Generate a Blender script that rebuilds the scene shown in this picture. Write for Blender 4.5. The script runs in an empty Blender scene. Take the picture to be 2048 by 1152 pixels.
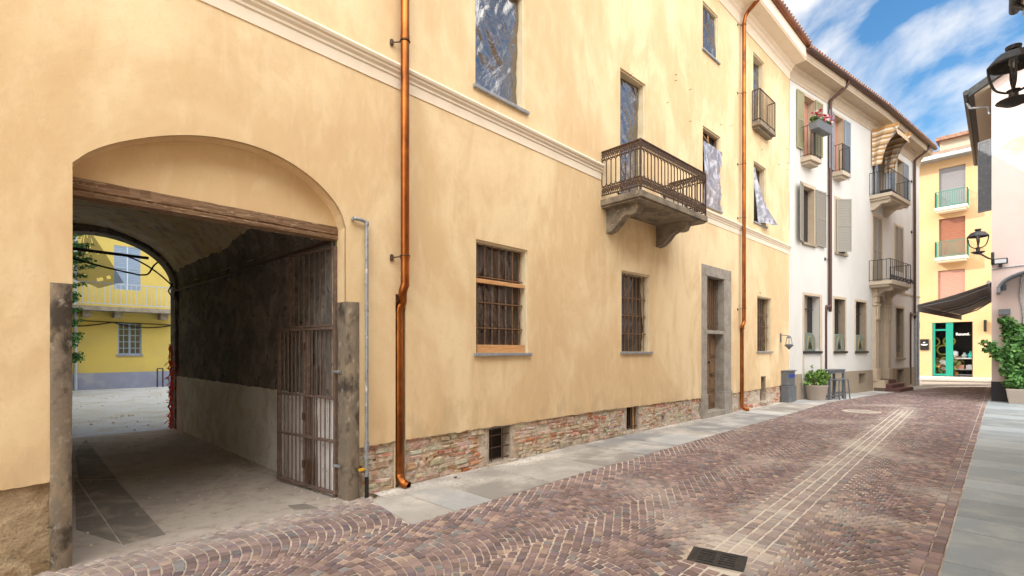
import bpy, math, random
from mathutils import Vector as V, Matrix, noise
from mathutils.geometry import tessellate_polygon
R = math.radians
scene = bpy.context.scene
col = scene.collection
random.seed(7)
FPX, EYE, HOR = 985.0, 1.9, 700.0

# ---------------------------------------------------------------- camera
cam = bpy.data.cameras.new('camera'); camo = bpy.data.objects.new('camera', cam); col.objects.link(camo)
cam.sensor_width = 36; cam.lens = 36*FPX/2048
cam.shift_y = (HOR-576)/2048
cam.clip_start = 0.05; cam.clip_end = 2000
camo.location = (0, 0, EYE); camo.rotation_euler = (R(90), 0, 0)
scene.camera = camo
scene.render.resolution_x = 1024; scene.render.resolution_y = 576

# ---------------------------------------------------------------- light
SUN_EL, SUN_AZ = R(33), math.atan2(-1.0, 0.06)       # azimuth measured from +Y towards +X
sd = V((math.sin(SUN_AZ)*math.cos(SUN_EL), math.cos(SUN_AZ)*math.cos(SUN_EL), math.sin(SUN_EL)))
sl = bpy.data.lights.new('sun', 'SUN'); sl.energy = 3.2; sl.angle = R(0.5); sl.color = (1.0, .93, .82)
so = bpy.data.objects.new('sun', sl); col.objects.link(so)
so.rotation_euler = (-sd).to_track_quat('-Z', 'Y').to_euler()
w = bpy.data.worlds.new('World'); scene.world = w; w.use_nodes = True
nt = w.node_tree; nt.nodes.clear()
def N(tree, typ, **kw):
    n = tree.nodes.new(typ)
    for k, v in kw.items(): setattr(n, k, v)
    return n
sky = N(nt, 'ShaderNodeTexSky', sky_type='NISHITA'); sky.sun_disc = False
sky.sun_elevation = SUN_EL; sky.sun_rotation = SUN_AZ % (2*math.pi)
sky.air_density = 1.3; sky.dust_density = .3; sky.ozone_density = 2.5
tc = N(nt, 'ShaderNodeTexCoord')
sx = N(nt, 'ShaderNodeSeparateXYZ'); nt.links.new(tc.outputs['Generated'], sx.inputs[0])
def mth(tree, op, a, b=None, clamp=False):
    n = N(tree, 'ShaderNodeMath', operation=op); n.use_clamp = clamp
    for i, q in enumerate((a, b)):
        if q is None: continue
        if isinstance(q, (int, float)): n.inputs[i].default_value = q
        else: tree.links.new(q, n.inputs[i])
    return n.outputs[0]
def dotn(v):
    n = N(nt, 'ShaderNodeVectorMath', operation='DOT_PRODUCT'); nt.links.new(tc.outputs['Generated'], n.inputs[0]); n.inputs[1].default_value = v; return n.outputs['Value']
vc = V((.62, .72, .42)).normalized(); e1 = V((.74, -.35, .48)); e1 = (e1-vc*e1.dot(vc)).normalized(); e2 = vc.cross(e1)
cx = N(nt, 'ShaderNodeCombineXYZ')
nt.links.new(mth(nt, 'MULTIPLY', dotn(e1), 1.55), cx.inputs[0]); nt.links.new(mth(nt, 'MULTIPLY', dotn(e2), 3.3), cx.inputs[1]); nt.links.new(mth(nt, 'MULTIPLY', dotn(vc), 8.8), cx.inputs[2])
n1 = N(nt, 'ShaderNodeTexNoise'); n1.inputs['Scale'].default_value = 2.2; n1.inputs['Detail'].default_value = 10; n1.inputs['Roughness'].default_value = .54; n1.inputs['Distortion'].default_value = .3
nt.links.new(cx.outputs[0], n1.inputs['Vector'])
back = mth(nt, 'MAXIMUM', mth(nt, 'SUBTRACT', dotn((-.05, -.58, .81)), .45), 0.0)      # added unseen cloud deck, overhead and behind the viewer, lights the shaded wall
lowc = mth(nt, 'MULTIPLY', mth(nt, 'MAXIMUM', mth(nt, 'SUBTRACT', .40, sx.outputs[2]), 0.0), .5)
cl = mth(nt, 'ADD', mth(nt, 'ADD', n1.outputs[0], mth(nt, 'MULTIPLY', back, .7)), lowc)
rmp = N(nt, 'ShaderNodeValToRGB'); nt.links.new(cl, rmp.inputs[0])
rmp.color_ramp.elements[0].position = .455; rmp.color_ramp.elements[0].color = (0, 0, 0, 1)
rmp.color_ramp.elements[1].position = .66; rmp.color_ramp.elements[1].color = (1, 1, 1, 1)
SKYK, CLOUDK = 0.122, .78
hs = N(nt, 'ShaderNodeHueSaturation'); hs.inputs['Saturation'].default_value = 1.3; nt.links.new(sky.outputs[0], hs.inputs['Color'])
skm = N(nt, 'ShaderNodeMixRGB', blend_type='MULTIPLY'); skm.inputs[0].default_value = 1
nt.links.new(hs.outputs[0], skm.inputs[1]); skm.inputs[2].default_value = (SKYK, SKYK, SKYK, 1)
mixs = N(nt, 'ShaderNodeMixRGB'); nt.links.new(rmp.outputs[0], mixs.inputs[0]); nt.links.new(skm.outputs[0], mixs.inputs[1])
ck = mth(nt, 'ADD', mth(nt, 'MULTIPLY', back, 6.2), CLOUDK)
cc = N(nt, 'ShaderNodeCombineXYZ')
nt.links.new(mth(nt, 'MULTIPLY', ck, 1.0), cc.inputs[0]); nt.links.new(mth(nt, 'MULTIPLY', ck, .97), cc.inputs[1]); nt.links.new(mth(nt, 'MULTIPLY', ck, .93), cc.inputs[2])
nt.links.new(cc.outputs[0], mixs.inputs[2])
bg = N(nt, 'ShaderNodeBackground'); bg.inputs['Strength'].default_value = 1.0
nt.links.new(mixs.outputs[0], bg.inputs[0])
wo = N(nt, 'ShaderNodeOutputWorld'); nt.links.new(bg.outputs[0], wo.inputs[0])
scene.view_settings.view_transform = 'Standard'; scene.view_settings.look = 'None'
scene.view_settings.exposure = .70; scene.view_settings.gamma = 1
scene.cycles.max_bounces = 10; scene.cycles.diffuse_bounces = 6

# ---------------------------------------------------------------- helpers
class Wall:
    """a vertical plane: point P, unit direction u (to the right), n towards the viewer"""
    def __init__(s, P, Q):
        s.P = V((P[0], P[1])); d = V((Q[0], Q[1]))-s.P; s.L = d.length; s.u = d.normalized()
        s.n = V((s.u.y, -s.u.x))
    def s_(s, px, out=0.0):
        r = (px-1024)/FPX; P = s.P+s.n*out
        return (r*P.y-P.x)/(s.u.x-r*s.u.y)
    def p(s, a, z, out=0.0):
        q = s.P+s.u*a+s.n*out
        return V((q.x, q.y, z))
    def z_(s, px, py, out=0.0):
        q = s.p(s.s_(px, out), 0, out)
        return EYE+(HOR-py)/FPX*q.y
    def inv(s, pt):
        d = V((pt[0], pt[1]))-s.P
        return d.dot(s.u), d.dot(s.n)
def G(px, py, z=0.0):
    d = FPX*(EYE-z)/(py-HOR)
    return V(((px-1024)/FPX*d, d, z))

class MB:
    def __init__(s): s.v = []; s.f = []; s.c = []; s.cur = (1, 1, 1)
    def add(s, vs, fs, c=None):
        b = len(s.v); s.v += [tuple(q) for q in vs]; c = c or s.cur
        for f in fs: s.f.append([i+b for i in f]); s.c.append(c)
    def quad(s, a, b, c, d, colr=None): s.add([a, b, c, d], [(0, 1, 2, 3)], colr)
    def box8(s, p, colr=None):
        s.add(p, [(0, 3, 2, 1), (4, 5, 6, 7), (0, 1, 5, 4), (1, 2, 6, 5), (2, 3, 7, 6), (3, 0, 4, 7)], colr)
    def wbox(s, W, s0, s1, z0, z1, o0, o1, colr=None):
        q = [W.p(a, z, o) for z in (z0, z1) for (a, o) in ((s0, o1), (s1, o1), (s1, o0), (s0, o0))]
        s.box8(q, colr)
    def box(s, c, dx, dy, dz, rz=0, colr=None):
        m = Matrix.Rotation(rz, 3, 'Z'); c = V(c)
        q = [c+m @ V((x*dx/2, y*dy/2, z*dz/2)) for z in (-1, 1) for (x, y) in ((-1, -1), (1, -1), (1, 1), (-1, 1))]
        s.box8(q, colr)
    def tube(s, pts, r, n=8, cap=True, colr=None):
        pts = [V(q) for q in pts]; m = len(pts); rings = []
        if isinstance(r, (int, float)): r = [r]*m
        t0 = (pts[1]-pts[0]).normalized()
        a = V((0, 0, 1)) if abs(t0.z) < .9 else V((1, 0, 0))
        x = t0.cross(a).normalized()
        for i in range(m):
            if i == 0: t = t0
            elif i == m-1: t = (pts[i]-pts[i-1]).normalized()
            else: t = ((pts[i]-pts[i-1]).normalized()+(pts[i+1]-pts[i]).normalized()).normalized()
            x = (x-t*x.dot(t)).normalized(); y = t.cross(x)
            rings.append([pts[i]+(x*math.cos(2*math.pi*k/n)+y*math.sin(2*math.pi*k/n))*r[i] for k in range(n)])
        vs = [q for rg in rings for q in rg]; fs = []
        for i in range(m-1):
            for k in range(n):
                k2 = (k+1) % n; fs.append((i*n+k, i*n+k2, (i+1)*n+k2, (i+1)*n+k))
        if cap: fs.append(tuple(range(n-1, -1, -1))); fs.append(tuple((m-1)*n+k for k in range(n)))
        s.add(vs, fs, colr)
    def lathe(s, c, prof, n=16, colr=None, ax=None, capends=True):
        c = V(c); vs = []; fs = []; m = len(prof)
        for (r, z) in prof:
            for k in range(n):
                a = 2*math.pi*k/n; vs.append(c+V((r*math.cos(a), r*math.sin(a), z)))
        for i in range(m-1):
            for k in range(n):
                k2 = (k+1) % n; fs.append((i*n+k, i*n+k2, (i+1)*n+k2, (i+1)*n+k))
        if capends: fs.append(tuple(range(n-1, -1, -1))); fs.append(tuple((m-1)*n+k for k in range(n)))
        s.add(vs, fs, colr)
    def prism(s, poly, f0, f1, colr=None):
        """poly: 2d points, f0/f1 map them to the two end faces"""
        n = len(poly); a = [f0(*q) for q in poly]; b = [f1(*q) for q in poly]
        fs = [(i, (i+1) % n, n+(i+1) % n, n+i) for i in range(n)]
        tri = tessellate_polygon([[V((q[0], q[1], 0)) for q in poly]])
        fs += [tuple(t) for t in tri]+[tuple(i+n for i in reversed(t)) for t in tri]
        s.add(a+b, fs, colr)
    def sheet(s, loops, f, colr=None):
        flat = [q for l in loops for q in l]
        tri = tessellate_polygon([[V((q[0], q[1], 0)) for q in l] for l in loops])
        s.add([f(*q) for q in flat], [tuple(t) for t in tri], colr)
    def build(s, name, material, parent=None, smooth=False, bevel=0, auto=False):
        root = parent
        while root is not None and root.parent is not None: root = root.parent
        off = V(root['_o']) if root is not None and '_o' in root else V((0, 0, 0))
        me = bpy.data.meshes.new(name)
        me.from_pydata([tuple(V(q)-off) for q in s.v], [], s.f)
        import bmesh
        bm = bmesh.new(); bm.from_mesh(me); 
        bmesh.ops.recalc_face_normals(bm, faces=bm.faces[:])
        bm.to_mesh(me); bm.free()
        me.materials.append(material)
        ca = me.color_attributes.new('Col', 'FLOAT_COLOR', 'CORNER')
        uv = me.uv_layers.new(name='UVMap')
        cols = []; uvs = []
        co = [q.co+off for q in me.vertices]
        for i, p in enumerate(me.polygons):
            c = s.c[i]; n = p.normal
            if abs(n.z) > .75: t = V((1, 0, 0)); b = V((0, 1, 0))
            else: t = V((-n.y, n.x, 0)).normalized(); b = V((0, 0, 1))
            for li in p.loop_indices:
                q = co[me.loops[li].vertex_index]
                cols += [c[0], c[1], c[2], 1.0]; uvs += [q.dot(t), q.dot(b)]
            if smooth: p.use_smooth = True
        ca.data.foreach_set('color', cols); uv.data.foreach_set('uv', uvs)
        if auto: me.set_sharp_from_angle(angle=R(40))
        o = bpy.data.objects.new(name, me); col.objects.link(o)
        if parent is not None: o.parent = parent
        if bevel:
            bv = o.modifiers.new('bevel', 'BEVEL'); bv.width = bevel; bv.segments = 2; bv.limit_method = 'ANGLE'
        return o
ALL = []
def thing(name, loc, label, cat, group=None):
    o = bpy.data.objects.new(name, None); o.empty_display_size = .2; col.objects.link(o); o.location = V(loc); o['_o'] = list(V(loc))
    o['label'] = label; o['category'] = cat
    if group: o['group'] = group
    ALL.append(o); return o
def tag(o, label, cat, group=None):
    o['label'] = label; o['category'] = cat
    if group: o['group'] = group
    return o
def struct(o, kind='structure'): o['kind'] = kind; return o

def mat(name, base, rough=.85, metal=0.0, layers=(), bump=None, spec=.5, attr=False, emit=None, bump2=None, trans=0, alpha=1, ior=1.45, coat=0, sheen=0):
    m = bpy.data.materials.new(name); m.use_nodes = True; t = m.node_tree; b = t.nodes['Principled BSDF']
    b.inputs['Roughness'].default_value = rough; b.inputs['Metallic'].default_value = metal
    b.inputs['Specular IOR Level'].default_value = spec; b.inputs['IOR'].default_value = ior
    b.inputs['Transmission Weight'].default_value = trans; b.inputs['Alpha'].default_value = alpha
    b.inputs['Coat Weight'].default_value = coat
    co = t.nodes.new('ShaderNodeTexCoord')
    if attr:
        a = t.nodes.new('ShaderNodeVertexColor'); a.layer_name = 'Col'
        mx = t.nodes.new('ShaderNodeMixRGB'); mx.blend_type = 'MULTIPLY'; mx.inputs[0].default_value = 1
        mx.inputs[1].default_value = (*base, 1); t.links.new(a.outputs[0], mx.inputs[2]); cur = mx.outputs[0]
    else:
        rg = t.nodes.new('ShaderNodeRGB'); rg.outputs[0].default_value = (*base, 1); cur = rg.outputs[0]
    def vec(kind, scl):
        mpn = t.nodes.new('ShaderNodeMapping'); mpn.inputs['Scale'].default_value = scl
        t.links.new(co.outputs['UV' if kind == 'UV' else 'Object'], mpn.inputs[0]); return mpn.outputs[0]
    for L in layers:
        nz = t.nodes.new('ShaderNodeTexNoise'); nz.inputs['Scale'].default_value = L['s']; nz.inputs['Detail'].default_value = L.get('d', 5)
        nz.inputs['Roughness'].default_value = L.get('r', .6); nz.inputs['Distortion'].default_value = L.get('dist', 0)
        t.links.new(vec(L.get('v', 'UV'), L.get('st', (1, 1, 1))), nz.inputs['Vector'])
        src = nz.outputs[0]
        if 'zr' in L:      # restrict by world height: (full below z0, none above z1)
            ge = t.nodes.new('ShaderNodeNewGeometry'); sp = t.nodes.new('ShaderNodeSeparateXYZ'); t.links.new(ge.outputs['Position'], sp.inputs[0])
            mr = t.nodes.new('ShaderNodeMapRange'); mr.inputs[1].default_value = L['zr'][0]; mr.inputs[2].default_value = L['zr'][1]
            mr.inputs[3].default_value = L.get('zk', .25); mr.inputs[4].default_value = -L.get('zk', .25); t.links.new(sp.outputs[2], mr.inputs[0])
            src = mth(t, 'ADD', src, mr.outputs[0])
        rp = t.nodes.new('ShaderNodeMapRange'); rp.inputs[1].default_value = L['lo']; rp.inputs[2].default_value = L['hi']
        rp.inputs[3].default_value = 0; rp.inputs[4].default_value = L.get('k', 1.0)
        rp.interpolation_type = 'SMOOTHSTEP'
        t.links.new(src, rp.inputs[0])
        mx = t.nodes.new('ShaderNodeMixRGB'); mx.blend_type = L.get('mode', 'MIX'); t.links.new(rp.outputs[0], mx.inputs[0])
        t.links.new(cur, mx.inputs[1]); mx.inputs[2].default_value = (*L['c'], 1); cur = mx.outputs[0]
    t.links.new(cur, b.inputs['Base Color'])
    prev = None
    for bb in (bump, bump2):
        if not bb: continue
        nz = t.nodes.new('ShaderNodeTexNoise'); nz.inputs['Scale'].default_value = bb[0]; nz.inputs['Detail'].default_value = 6; nz.inputs['Roughness'].default_value = .62
        nz.inputs['Distortion'].default_value = bb[4] if len(bb) > 4 else 0
        t.links.new(vec('Object', bb[3] if len(bb) > 3 else (1, 1, 1)), nz.inputs['Vector'])
        bp = t.nodes.new('ShaderNodeBump'); bp.inputs['Strength'].default_value = bb[1]; bp.inputs['Distance'].default_value = bb[2]
        t.links.new(nz.outputs[0], bp.inputs['Height'])
        if prev: t.links.new(prev, bp.inputs['Normal'])
        prev = bp.outputs[0]
    if prev: t.links.new(prev, b.inputs['Normal'])
    if emit: b.inputs['Emission Color'].default_value = (*emit[0], 1); b.inputs['Emission Strength'].default_value = emit[1]
    m.diffuse_color = (*base, 1)
    return m
def rgb(r, g, b):
    f = lambda c: (c/255/12.92 if c/255 <= .04045 else ((c/255+.055)/1.055)**2.4)
    return (f(r), f(g), f(b))

m_plaster = mat('ochre_plaster', (.675, .49, .275), .9, layers=[
    dict(s=.5, lo=.40, hi=.62, c=(.86, .71, .45), st=(1, 1, .7), dist=.5, v='Object', k=.7),
    dict(s=1.5, lo=.45, hi=.7, c=(.63, .44, .24), st=(1.6, 1, .5), dist=.8, v='Object', k=.6),
    dict(s=5, lo=.48, hi=.7, c=(.82, .67, .44), dist=.6, k=.3, v='Object', st=(1.2, 1, .4)),
    dict(s=3, lo=.5, hi=.72, c=(.50, .36, .21), k=.45, v='Object', st=(1, 1, .5), zr=(.6, 1.5), zk=.13),
    dict(s=26, lo=.5, hi=.8, c=(.62, .45, .25), k=.4, v='Object')], bump=(9, .25, .02), bump2=(90, .22, .004))
m_trim = mat('cream_trim', (.80, .70, .56), .85, layers=[dict(s=3, lo=.45, hi=.75, c=(.7, .58, .43), k=.5), dict(s=30, lo=.55, hi=.8, c=(.62, .52, .4), k=.4)], bump=(60, .2, .004))
m_reveal = mat('pale_reveal', (.70, .60, .42), .9, layers=[dict(s=4, lo=.4, hi=.7, c=(.60, .46, .27), k=.6)], bump=(70, .2, .004))
m_mortar = mat('lime_mortar', (.58, .50, .41), .95, layers=[dict(s=3, lo=.4, hi=.6, c=(.44, .36, .28)), dict(s=14, lo=.5, hi=.7, c=(.66, .58, .48), k=.8)], bump=(25, .9, .03), bump2=(110, .5, .01))
m_brick = mat('old_brick', (1, 1, 1), .95, attr=True, layers=[dict(s=9, lo=.47, hi=.62, c=(.66, .57, .46), v='Object', k=.8, d=8), dict(s=40, lo=.5, hi=.75, c=(.25, .15, .1), v='Object', k=.3)], bump=(40, .8, .012), bump2=(160, .5, .004))
m_oldplaster = mat('stained_old_plaster', (.38, .29, .18), .95, layers=[
    dict(s=1.6, lo=.42, hi=.6, c=(.26, .18, .10), dist=1, v='Object'), dict(s=5, lo=.5, hi=.62, c=(.46, .36, .23), dist=1, v='Object'),
    dict(s=2.3, lo=.56, hi=.66, c=(.035, .028, .02), v='Object', zr=(.1, .8), zk=.08, k=.9), dict(s=60, lo=.5, hi=.7, c=(.18, .13, .08), v='Object', k=.5)], bump=(8, .9, .04), bump2=(60, .6, .01))
m_darkstone = mat('weathered_stone_post', (.20, .165, .125), .9, layers=[
    dict(s=3, lo=.4, hi=.7, c=(.31, .245, .165), v='Object', st=(1, 1, .7)), dict(s=4, lo=.46, hi=.62, c=(.06, .048, .036), v='Object', st=(1, 1, .6)),
    dict(s=14, lo=.55, hi=.75, c=(.42, .37, .30), v='Object', st=(1, 1, .6), k=.8)], bump=(30, .8, .012), bump2=(110, .6, .005))
m_stone = mat('grey_stone', (.33, .30, .26), .85, layers=[dict(s=4, lo=.4, hi=.65, c=(.24, .215, .18), v='Object'), dict(s=30, lo=.5, hi=.7, c=(.42, .39, .35), v='Object', k=.6)], bump=(60, .5, .006))
m_balstone = mat('balcony_stone', (.24, .20, .15), .9, layers=[dict(s=3, lo=.42, hi=.6, c=(.13, .11, .085), v='Object'), dict(s=12, lo=.55, hi=.7, c=(.36, .30, .22), v='Object')], bump=(40, .5, .008))
m_sill = mat('slate_sill', (.24, .25, .27), .7, layers=[dict(s=10, lo=.4, hi=.7, c=(.33, .33, .34), v='Object')], bump=(60, .3, .004))
m_copper = mat('copper', (.28, .09, .025), .36, 1.0, layers=[dict(s=1.2, lo=.4, hi=.65, c=(.46, .16, .04), v='Object', st=(1, 1, 1.4)), dict(s=6, lo=.55, hi=.7, c=(.13, .05, .025), v='Object', st=(1, 1, .35), k=.95)], bump=(5, .08, .01))
m_copperdark = mat('brown_copper', (.30, .12, .06), .4, .9, layers=[dict(s=2, lo=.4, hi=.65, c=(.2, .08, .045), v='Object')])
m_rust = mat('brown_iron', (.065, .036, .022), .6, .1, layers=[dict(s=18, lo=.5, hi=.7, c=(.15, .07, .03), v='Object'), dict(s=60, lo=.62, hi=.75, c=(.2, .13, .09), v='Object', k=.5)], bump=(120, .4, .002))
m_bar = mat('rusty_window_bar', (.19, .10, .045), .6, .2, layers=[dict(s=18, lo=.5, hi=.7, c=(.3, .17, .08), v='Object')])
m_gateiron = mat('dull_brown_iron', (.15, .105, .085), .7, .2, layers=[dict(s=14, lo=.45, hi=.65, c=(.22, .15, .12), v='Object'), dict(s=70, lo=.6, hi=.7, c=(.4, .3, .22), v='Object', k=.5)], bump=(120, .4, .002))
m_blackiron = mat('black_iron', (.03, .032, .035), .5, .3, layers=[dict(s=20, lo=.5, hi=.7, c=(.07, .065, .06), v='Object')])
m_wood = mat('weathered_beam', (.25, .155, .09), .85, layers=[dict(s=3, lo=.4, hi=.62, c=(.15, .085, .045), st=(1, 14, 1)), dict(s=7, lo=.55, hi=.68, c=(.42, .31, .21), st=(.6, 6, 1)), dict(s=9, lo=.66, hi=.7, c=(.75, .7, .62), st=(1, 2, 1), k=.9)], bump=(8, .6, .01, (1, 1, 8)))
m_newwood = mat('pine_board', (.52, .27, .11), .6, layers=[dict(s=4, lo=.4, hi=.65, c=(.66, .38, .17), st=(1, 12, 1)), dict(s=9, lo=.66, hi=.7, c=(.2, .09, .03), st=(1, 4, 1))], bump=(40, .2, .003))
m_doorwood = mat('brown_door_wood', (.15, .085, .04), .65, layers=[dict(s=4, lo=.4, hi=.65, c=(.22, .13, .065), st=(8, 1, 1)), dict(s=8, lo=.6, hi=.75, c=(.32, .23, .14), st=(6, 1, 1), zr=(.2, 1.0), zk=.1, k=.7)], bump=(30, .3, .004))
m_dark = mat('dark_interior', (.03, .022, .018), .9)
m_film = mat('plastic_film', (.03, .019, .015), .09, layers=[dict(s=2.2, lo=.5, hi=.75, c=(.07, .065, .07), v='Object', dist=1, k=.5)], bump=(1.3, .55, .12, (1, 1, .6), 1.0), spec=1.0, coat=0, ior=2.1)
m_film2 = mat('milky_plastic_film', (.22, .22, .26), .15, layers=[dict(s=2.5, lo=.42, hi=.7, c=(.55, .57, .64), v='Object', dist=2)], bump=(2, .5, .06, (1, 1, .6), 1), spec=.9)
m_film3 = mat('brown_plastic_film', (.03, .02, .017), .13, layers=[dict(s=3, lo=.55, hi=.75, c=(.10, .07, .06), v='Object', dist=2, st=(1, 1, .4))], bump=(2.5, .6, .08, (1, 1, .4), 1.5), spec=.8)
m_vault = mat('vault_plaster', (.74, .64, .48), .9, layers=[dict(s=1.2, lo=.42, hi=.6, c=(.66, .50, .26), v='Object', dist=1, k=.7), dict(s=3.5, lo=.5, hi=.66, c=(.42, .35, .27), v='Object', k=.8), dict(s=8, lo=.6, hi=.7, c=(.14, .11, .08), v='Object', k=.7)], bump=(10, .5, .03))
m_darkwall = mat('bare_dark_render', (.15, .14, .13), .95, layers=[dict(s=2.2, lo=.42, hi=.62, c=(.25, .235, .215), v='Object', dist=1), dict(s=7, lo=.5, hi=.7, c=(.07, .065, .06), v='Object', dist=1), dict(s=30, lo=.6, hi=.72, c=(.24, .21, .18), v='Object', k=.5)], bump=(7, .7, .03), bump2=(40, .5, .01))
m_greywash = mat('grey_whitewash', (.80, .79, .78), .9, layers=[dict(s=2, lo=.42, hi=.65, c=(.66, .62, .58), v='Object', dist=1), dict(s=9, lo=.62, hi=.7, c=(.22, .19, .165), v='Object', k=.6)], bump=(12, .4, .015))
m_passfloor = mat('dusty_passage_paving', (.35, .305, .265), .95, layers=[dict(s=.8, lo=.4, hi=.6, c=(.43, .375, .32), v='Object', dist=1), dict(s=6, lo=.5, hi=.7, c=(.22, .165, .12), v='Object', k=.6), dict(s=60, lo=.55, hi=.75, c=(.14, .11, .08), v='Object', k=.5)], bump=(14, .5, .01), bump2=(110, .5, .004))
m_darkslab = mat('dark_slab', (.17, .15, .13), .9, layers=[dict(s=2, lo=.45, hi=.68, c=(.34, .28, .22), v='Object', dist=1), dict(s=40, lo=.5, hi=.7, c=(.2, .17, .14), v='Object', st=(1, 3, 1), k=.7)], bump=(50, .7, .006))
m_gravel = mat('pale_gravel', (.38, .41, .46), .95, layers=[dict(s=1.1, lo=.45, hi=.62, c=(.33, .33, .32), v='Object'), dict(s=25, lo=.5, hi=.7, c=(.52, .56, .63), v='Object', k=.8)], bump=(12, 1, .04), bump2=(70, .8, .01))
m_slab = mat('grey_gneiss_slab', (.85, .85, .85), .75, attr=True, layers=[dict(s=1.3, lo=.42, hi=.72, c=(.62, .59, .54), v='Object', dist=.3, k=.75), dict(s=6, lo=.48, hi=.75, c=(.26, .26, .26), v='Object', dist=.5, k=.45), dict(s=70, lo=.5, hi=.75, c=(.2, .21, .21), v='Object', k=.35, st=(1, 3, 1))], bump=(30, .3, .006), bump2=(120, .3, .003))
m_slabR = mat('blue_grey_slab', (.8, .8, .8), .6, attr=True, layers=[dict(s=1.6, lo=.42, hi=.7, c=(.44, .46, .45), v='Object', dist=.4, k=.5), dict(s=12, lo=.5, hi=.75, c=(.24, .27, .29), v='Object', k=.5), dict(s=80, lo=.5, hi=.75, c=(.2, .22, .24), v='Object', k=.3)], bump=(110, .25, .003))
m_cobble = mat('porphyry_cobble', (1, 1, 1), .68, attr=True, layers=[dict(s=45, lo=.5, hi=.75, c=(.26, .2, .17), v='Object', k=.45), dict(s=1.3, lo=.55, hi=.8, c=(.42, .37, .33), v='Object', k=.35, dist=1)], bump=(60, .5, .006))
m_whitejoint = mat('pale_mortar', (.60, .55, .48), .95, bump=(60, .5, .004))
m_joint = mat('sandy_joint', (.56, .49, .40), .95, layers=[dict(s=.9, lo=.40, hi=.62, c=(.22, .17, .14), v='Object', k=.6), dict(s=.7, lo=.55, hi=.7, c=(.66, .61, .54), v='Object', k=.8)], bump=(60, .5, .004))
m_plaza = mat('beige_paving', (.55, .49, .42), .85, layers=[dict(s=.5, lo=.45, hi=.65, c=(.46, .40, .34), v='Object'), dict(s=5, lo=.5, hi=.7, c=(.6, .55, .48), v='Object', k=.5)], bump=(40, .2, .004))
m_white = mat('white_render', (.60, .595, .575), .9, layers=[dict(s=.7, lo=.4, hi=.65, c=(.55, .54, .51), v='Object', k=.8, st=(1, 1, .6)), dict(s=9, lo=.55, hi=.8, c=(.48, .46, .43), v='Object', k=.3)], bump=(40, .35, .008))
m_taupe = mat('taupe_paint', (.30, .245, .18), .85, layers=[dict(s=4, lo=.4, hi=.7, c=(.25, .2, .145), v='Object', k=.6)], bump=(60, .2, .003))
m_taupe2 = mat('light_taupe_trim', (.50, .41, .30), .85, layers=[dict(s=4, lo=.4, hi=.7, c=(.42, .34, .25), v='Object', k=.6)])
m_shut = mat('grey_shutter_paint', (.26, .245, .215), .6)
m_shutolive = mat('olive_shutter_paint', (.31, .29, .17), .6)
m_shutblue = mat('blue_grey_shutter_paint', (.25, .29, .34), .6)
m_brownpipe = mat('brown_painted_metal', (.085, .045, .035), .45, .3)
m_tile = mat('roof_tile', (.24, .125, .085), .9, layers=[dict(s=3, lo=.4, hi=.65, c=(.33, .2, .14), v='Object'), dict(s=8, lo=.5, hi=.7, c=(.12, .09, .075), v='Object')])
m_grey = mat('grey_paint_metal', (.13, .145, .165), .5, .1, layers=[dict(s=8, lo=.5, hi=.7, c=(.18, .19, .2), v='Object')])
m_galv = mat('galvanised_pipe', (.33, .36, .39), .5, .5, layers=[dict(s=25, lo=.55, hi=.65, c=(.65, .65, .63), v='Object', st=(1, 1, .4)), dict(s=9, lo=.5, hi=.7, c=(.22, .24, .26), v='Object')])
m_blackplastic = mat('black_plastic', (.015, .015, .016), .35)
m_yellowplastic = mat('yellow_tap', (.75, .42, .02), .5)
m_pot = mat('concrete_planter', (.42, .36, .31), .9, layers=[dict(s=50, lo=.45, hi=.7, c=(.3, .25, .22), v='Object', k=.8)], bump=(80, .4, .004))
m_leaf = mat('leaf', (1, 1, 1), .55, attr=True)
m_flower = mat('petal', (1, 1, 1), .6, attr=True)
m_soil = mat('soil', (.05, .035, .025), .95)
m_coated = mat('coated_window_glass', (.05, .06, .07), .13, spec=1.0, ior=2.6)
m_glass = mat('window_glass', (.03, .035, .04), .06, spec=.8)
m_shopglass = mat('shop_glass', (.9, .95, .95), .02, trans=1.0, ior=1.15, spec=.3)
m_cyell = mat('sunny_yellow_render', (.54, .36, .20), .9, layers=[dict(s=.6, lo=.4, hi=.65, c=(.54, .35, .16), v='Object', k=.8)], bump=(40, .2, .004))
m_courtyel = mat('lemon_yellow_render', (.62, .50, .14), .9, layers=[dict(s=.8, lo=.4, hi=.65, c=(.54, .45, .15), v='Object', k=.8)], bump=(30, .3, .01))
m_bluegrey = mat('blue_grey_plinth_paint', (.25, .28, .42), .85, layers=[dict(s=2, lo=.45, hi=.7, c=(.33, .36, .46), v='Object')])
m_bluepaint = mat('pale_blue_paint', (.28, .38, .55), .6)
m_bluerail = mat('blue_grey_rail_paint', (.42, .5, .62), .5)
m_pink = mat('pale_pink_render', (.60, .49, .46), .9, layers=[dict(s=.8, lo=.4, hi=.65, c=(.56, .44, .40), v='Object', k=.7)], bump=(40, .3, .006))
m_blackplinth = mat('charcoal_plinth_paint', (.035, .032, .038), .8)
m_oppo = mat('sunlit_cream_render', (.74, .68, .58), .9, layers=[dict(s=.8, lo=.4, hi=.65, c=(.68, .6, .5), v='Object', k=.7)])
m_teal = mat('teal_frame_paint', (.008, .24, .17), .45)
m_greenrail = mat('sea_green_rail_paint', (.03, .22, .16), .5)
m_roller_grey = mat('grey_roller_blind', (.22, .21, .22), .7)
m_roller_orange = mat('terracotta_roller_blind', (.26, .085, .035), .7)
m_roller_pink = mat('salmon_roller_blind', (.42, .20, .14), .7)
m_awning = mat('charcoal_awning_fabric', (.28, .26, .25), .9)
m_awnframe = mat('awning_metal', (.35, .37, .4), .4, .5)
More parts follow.
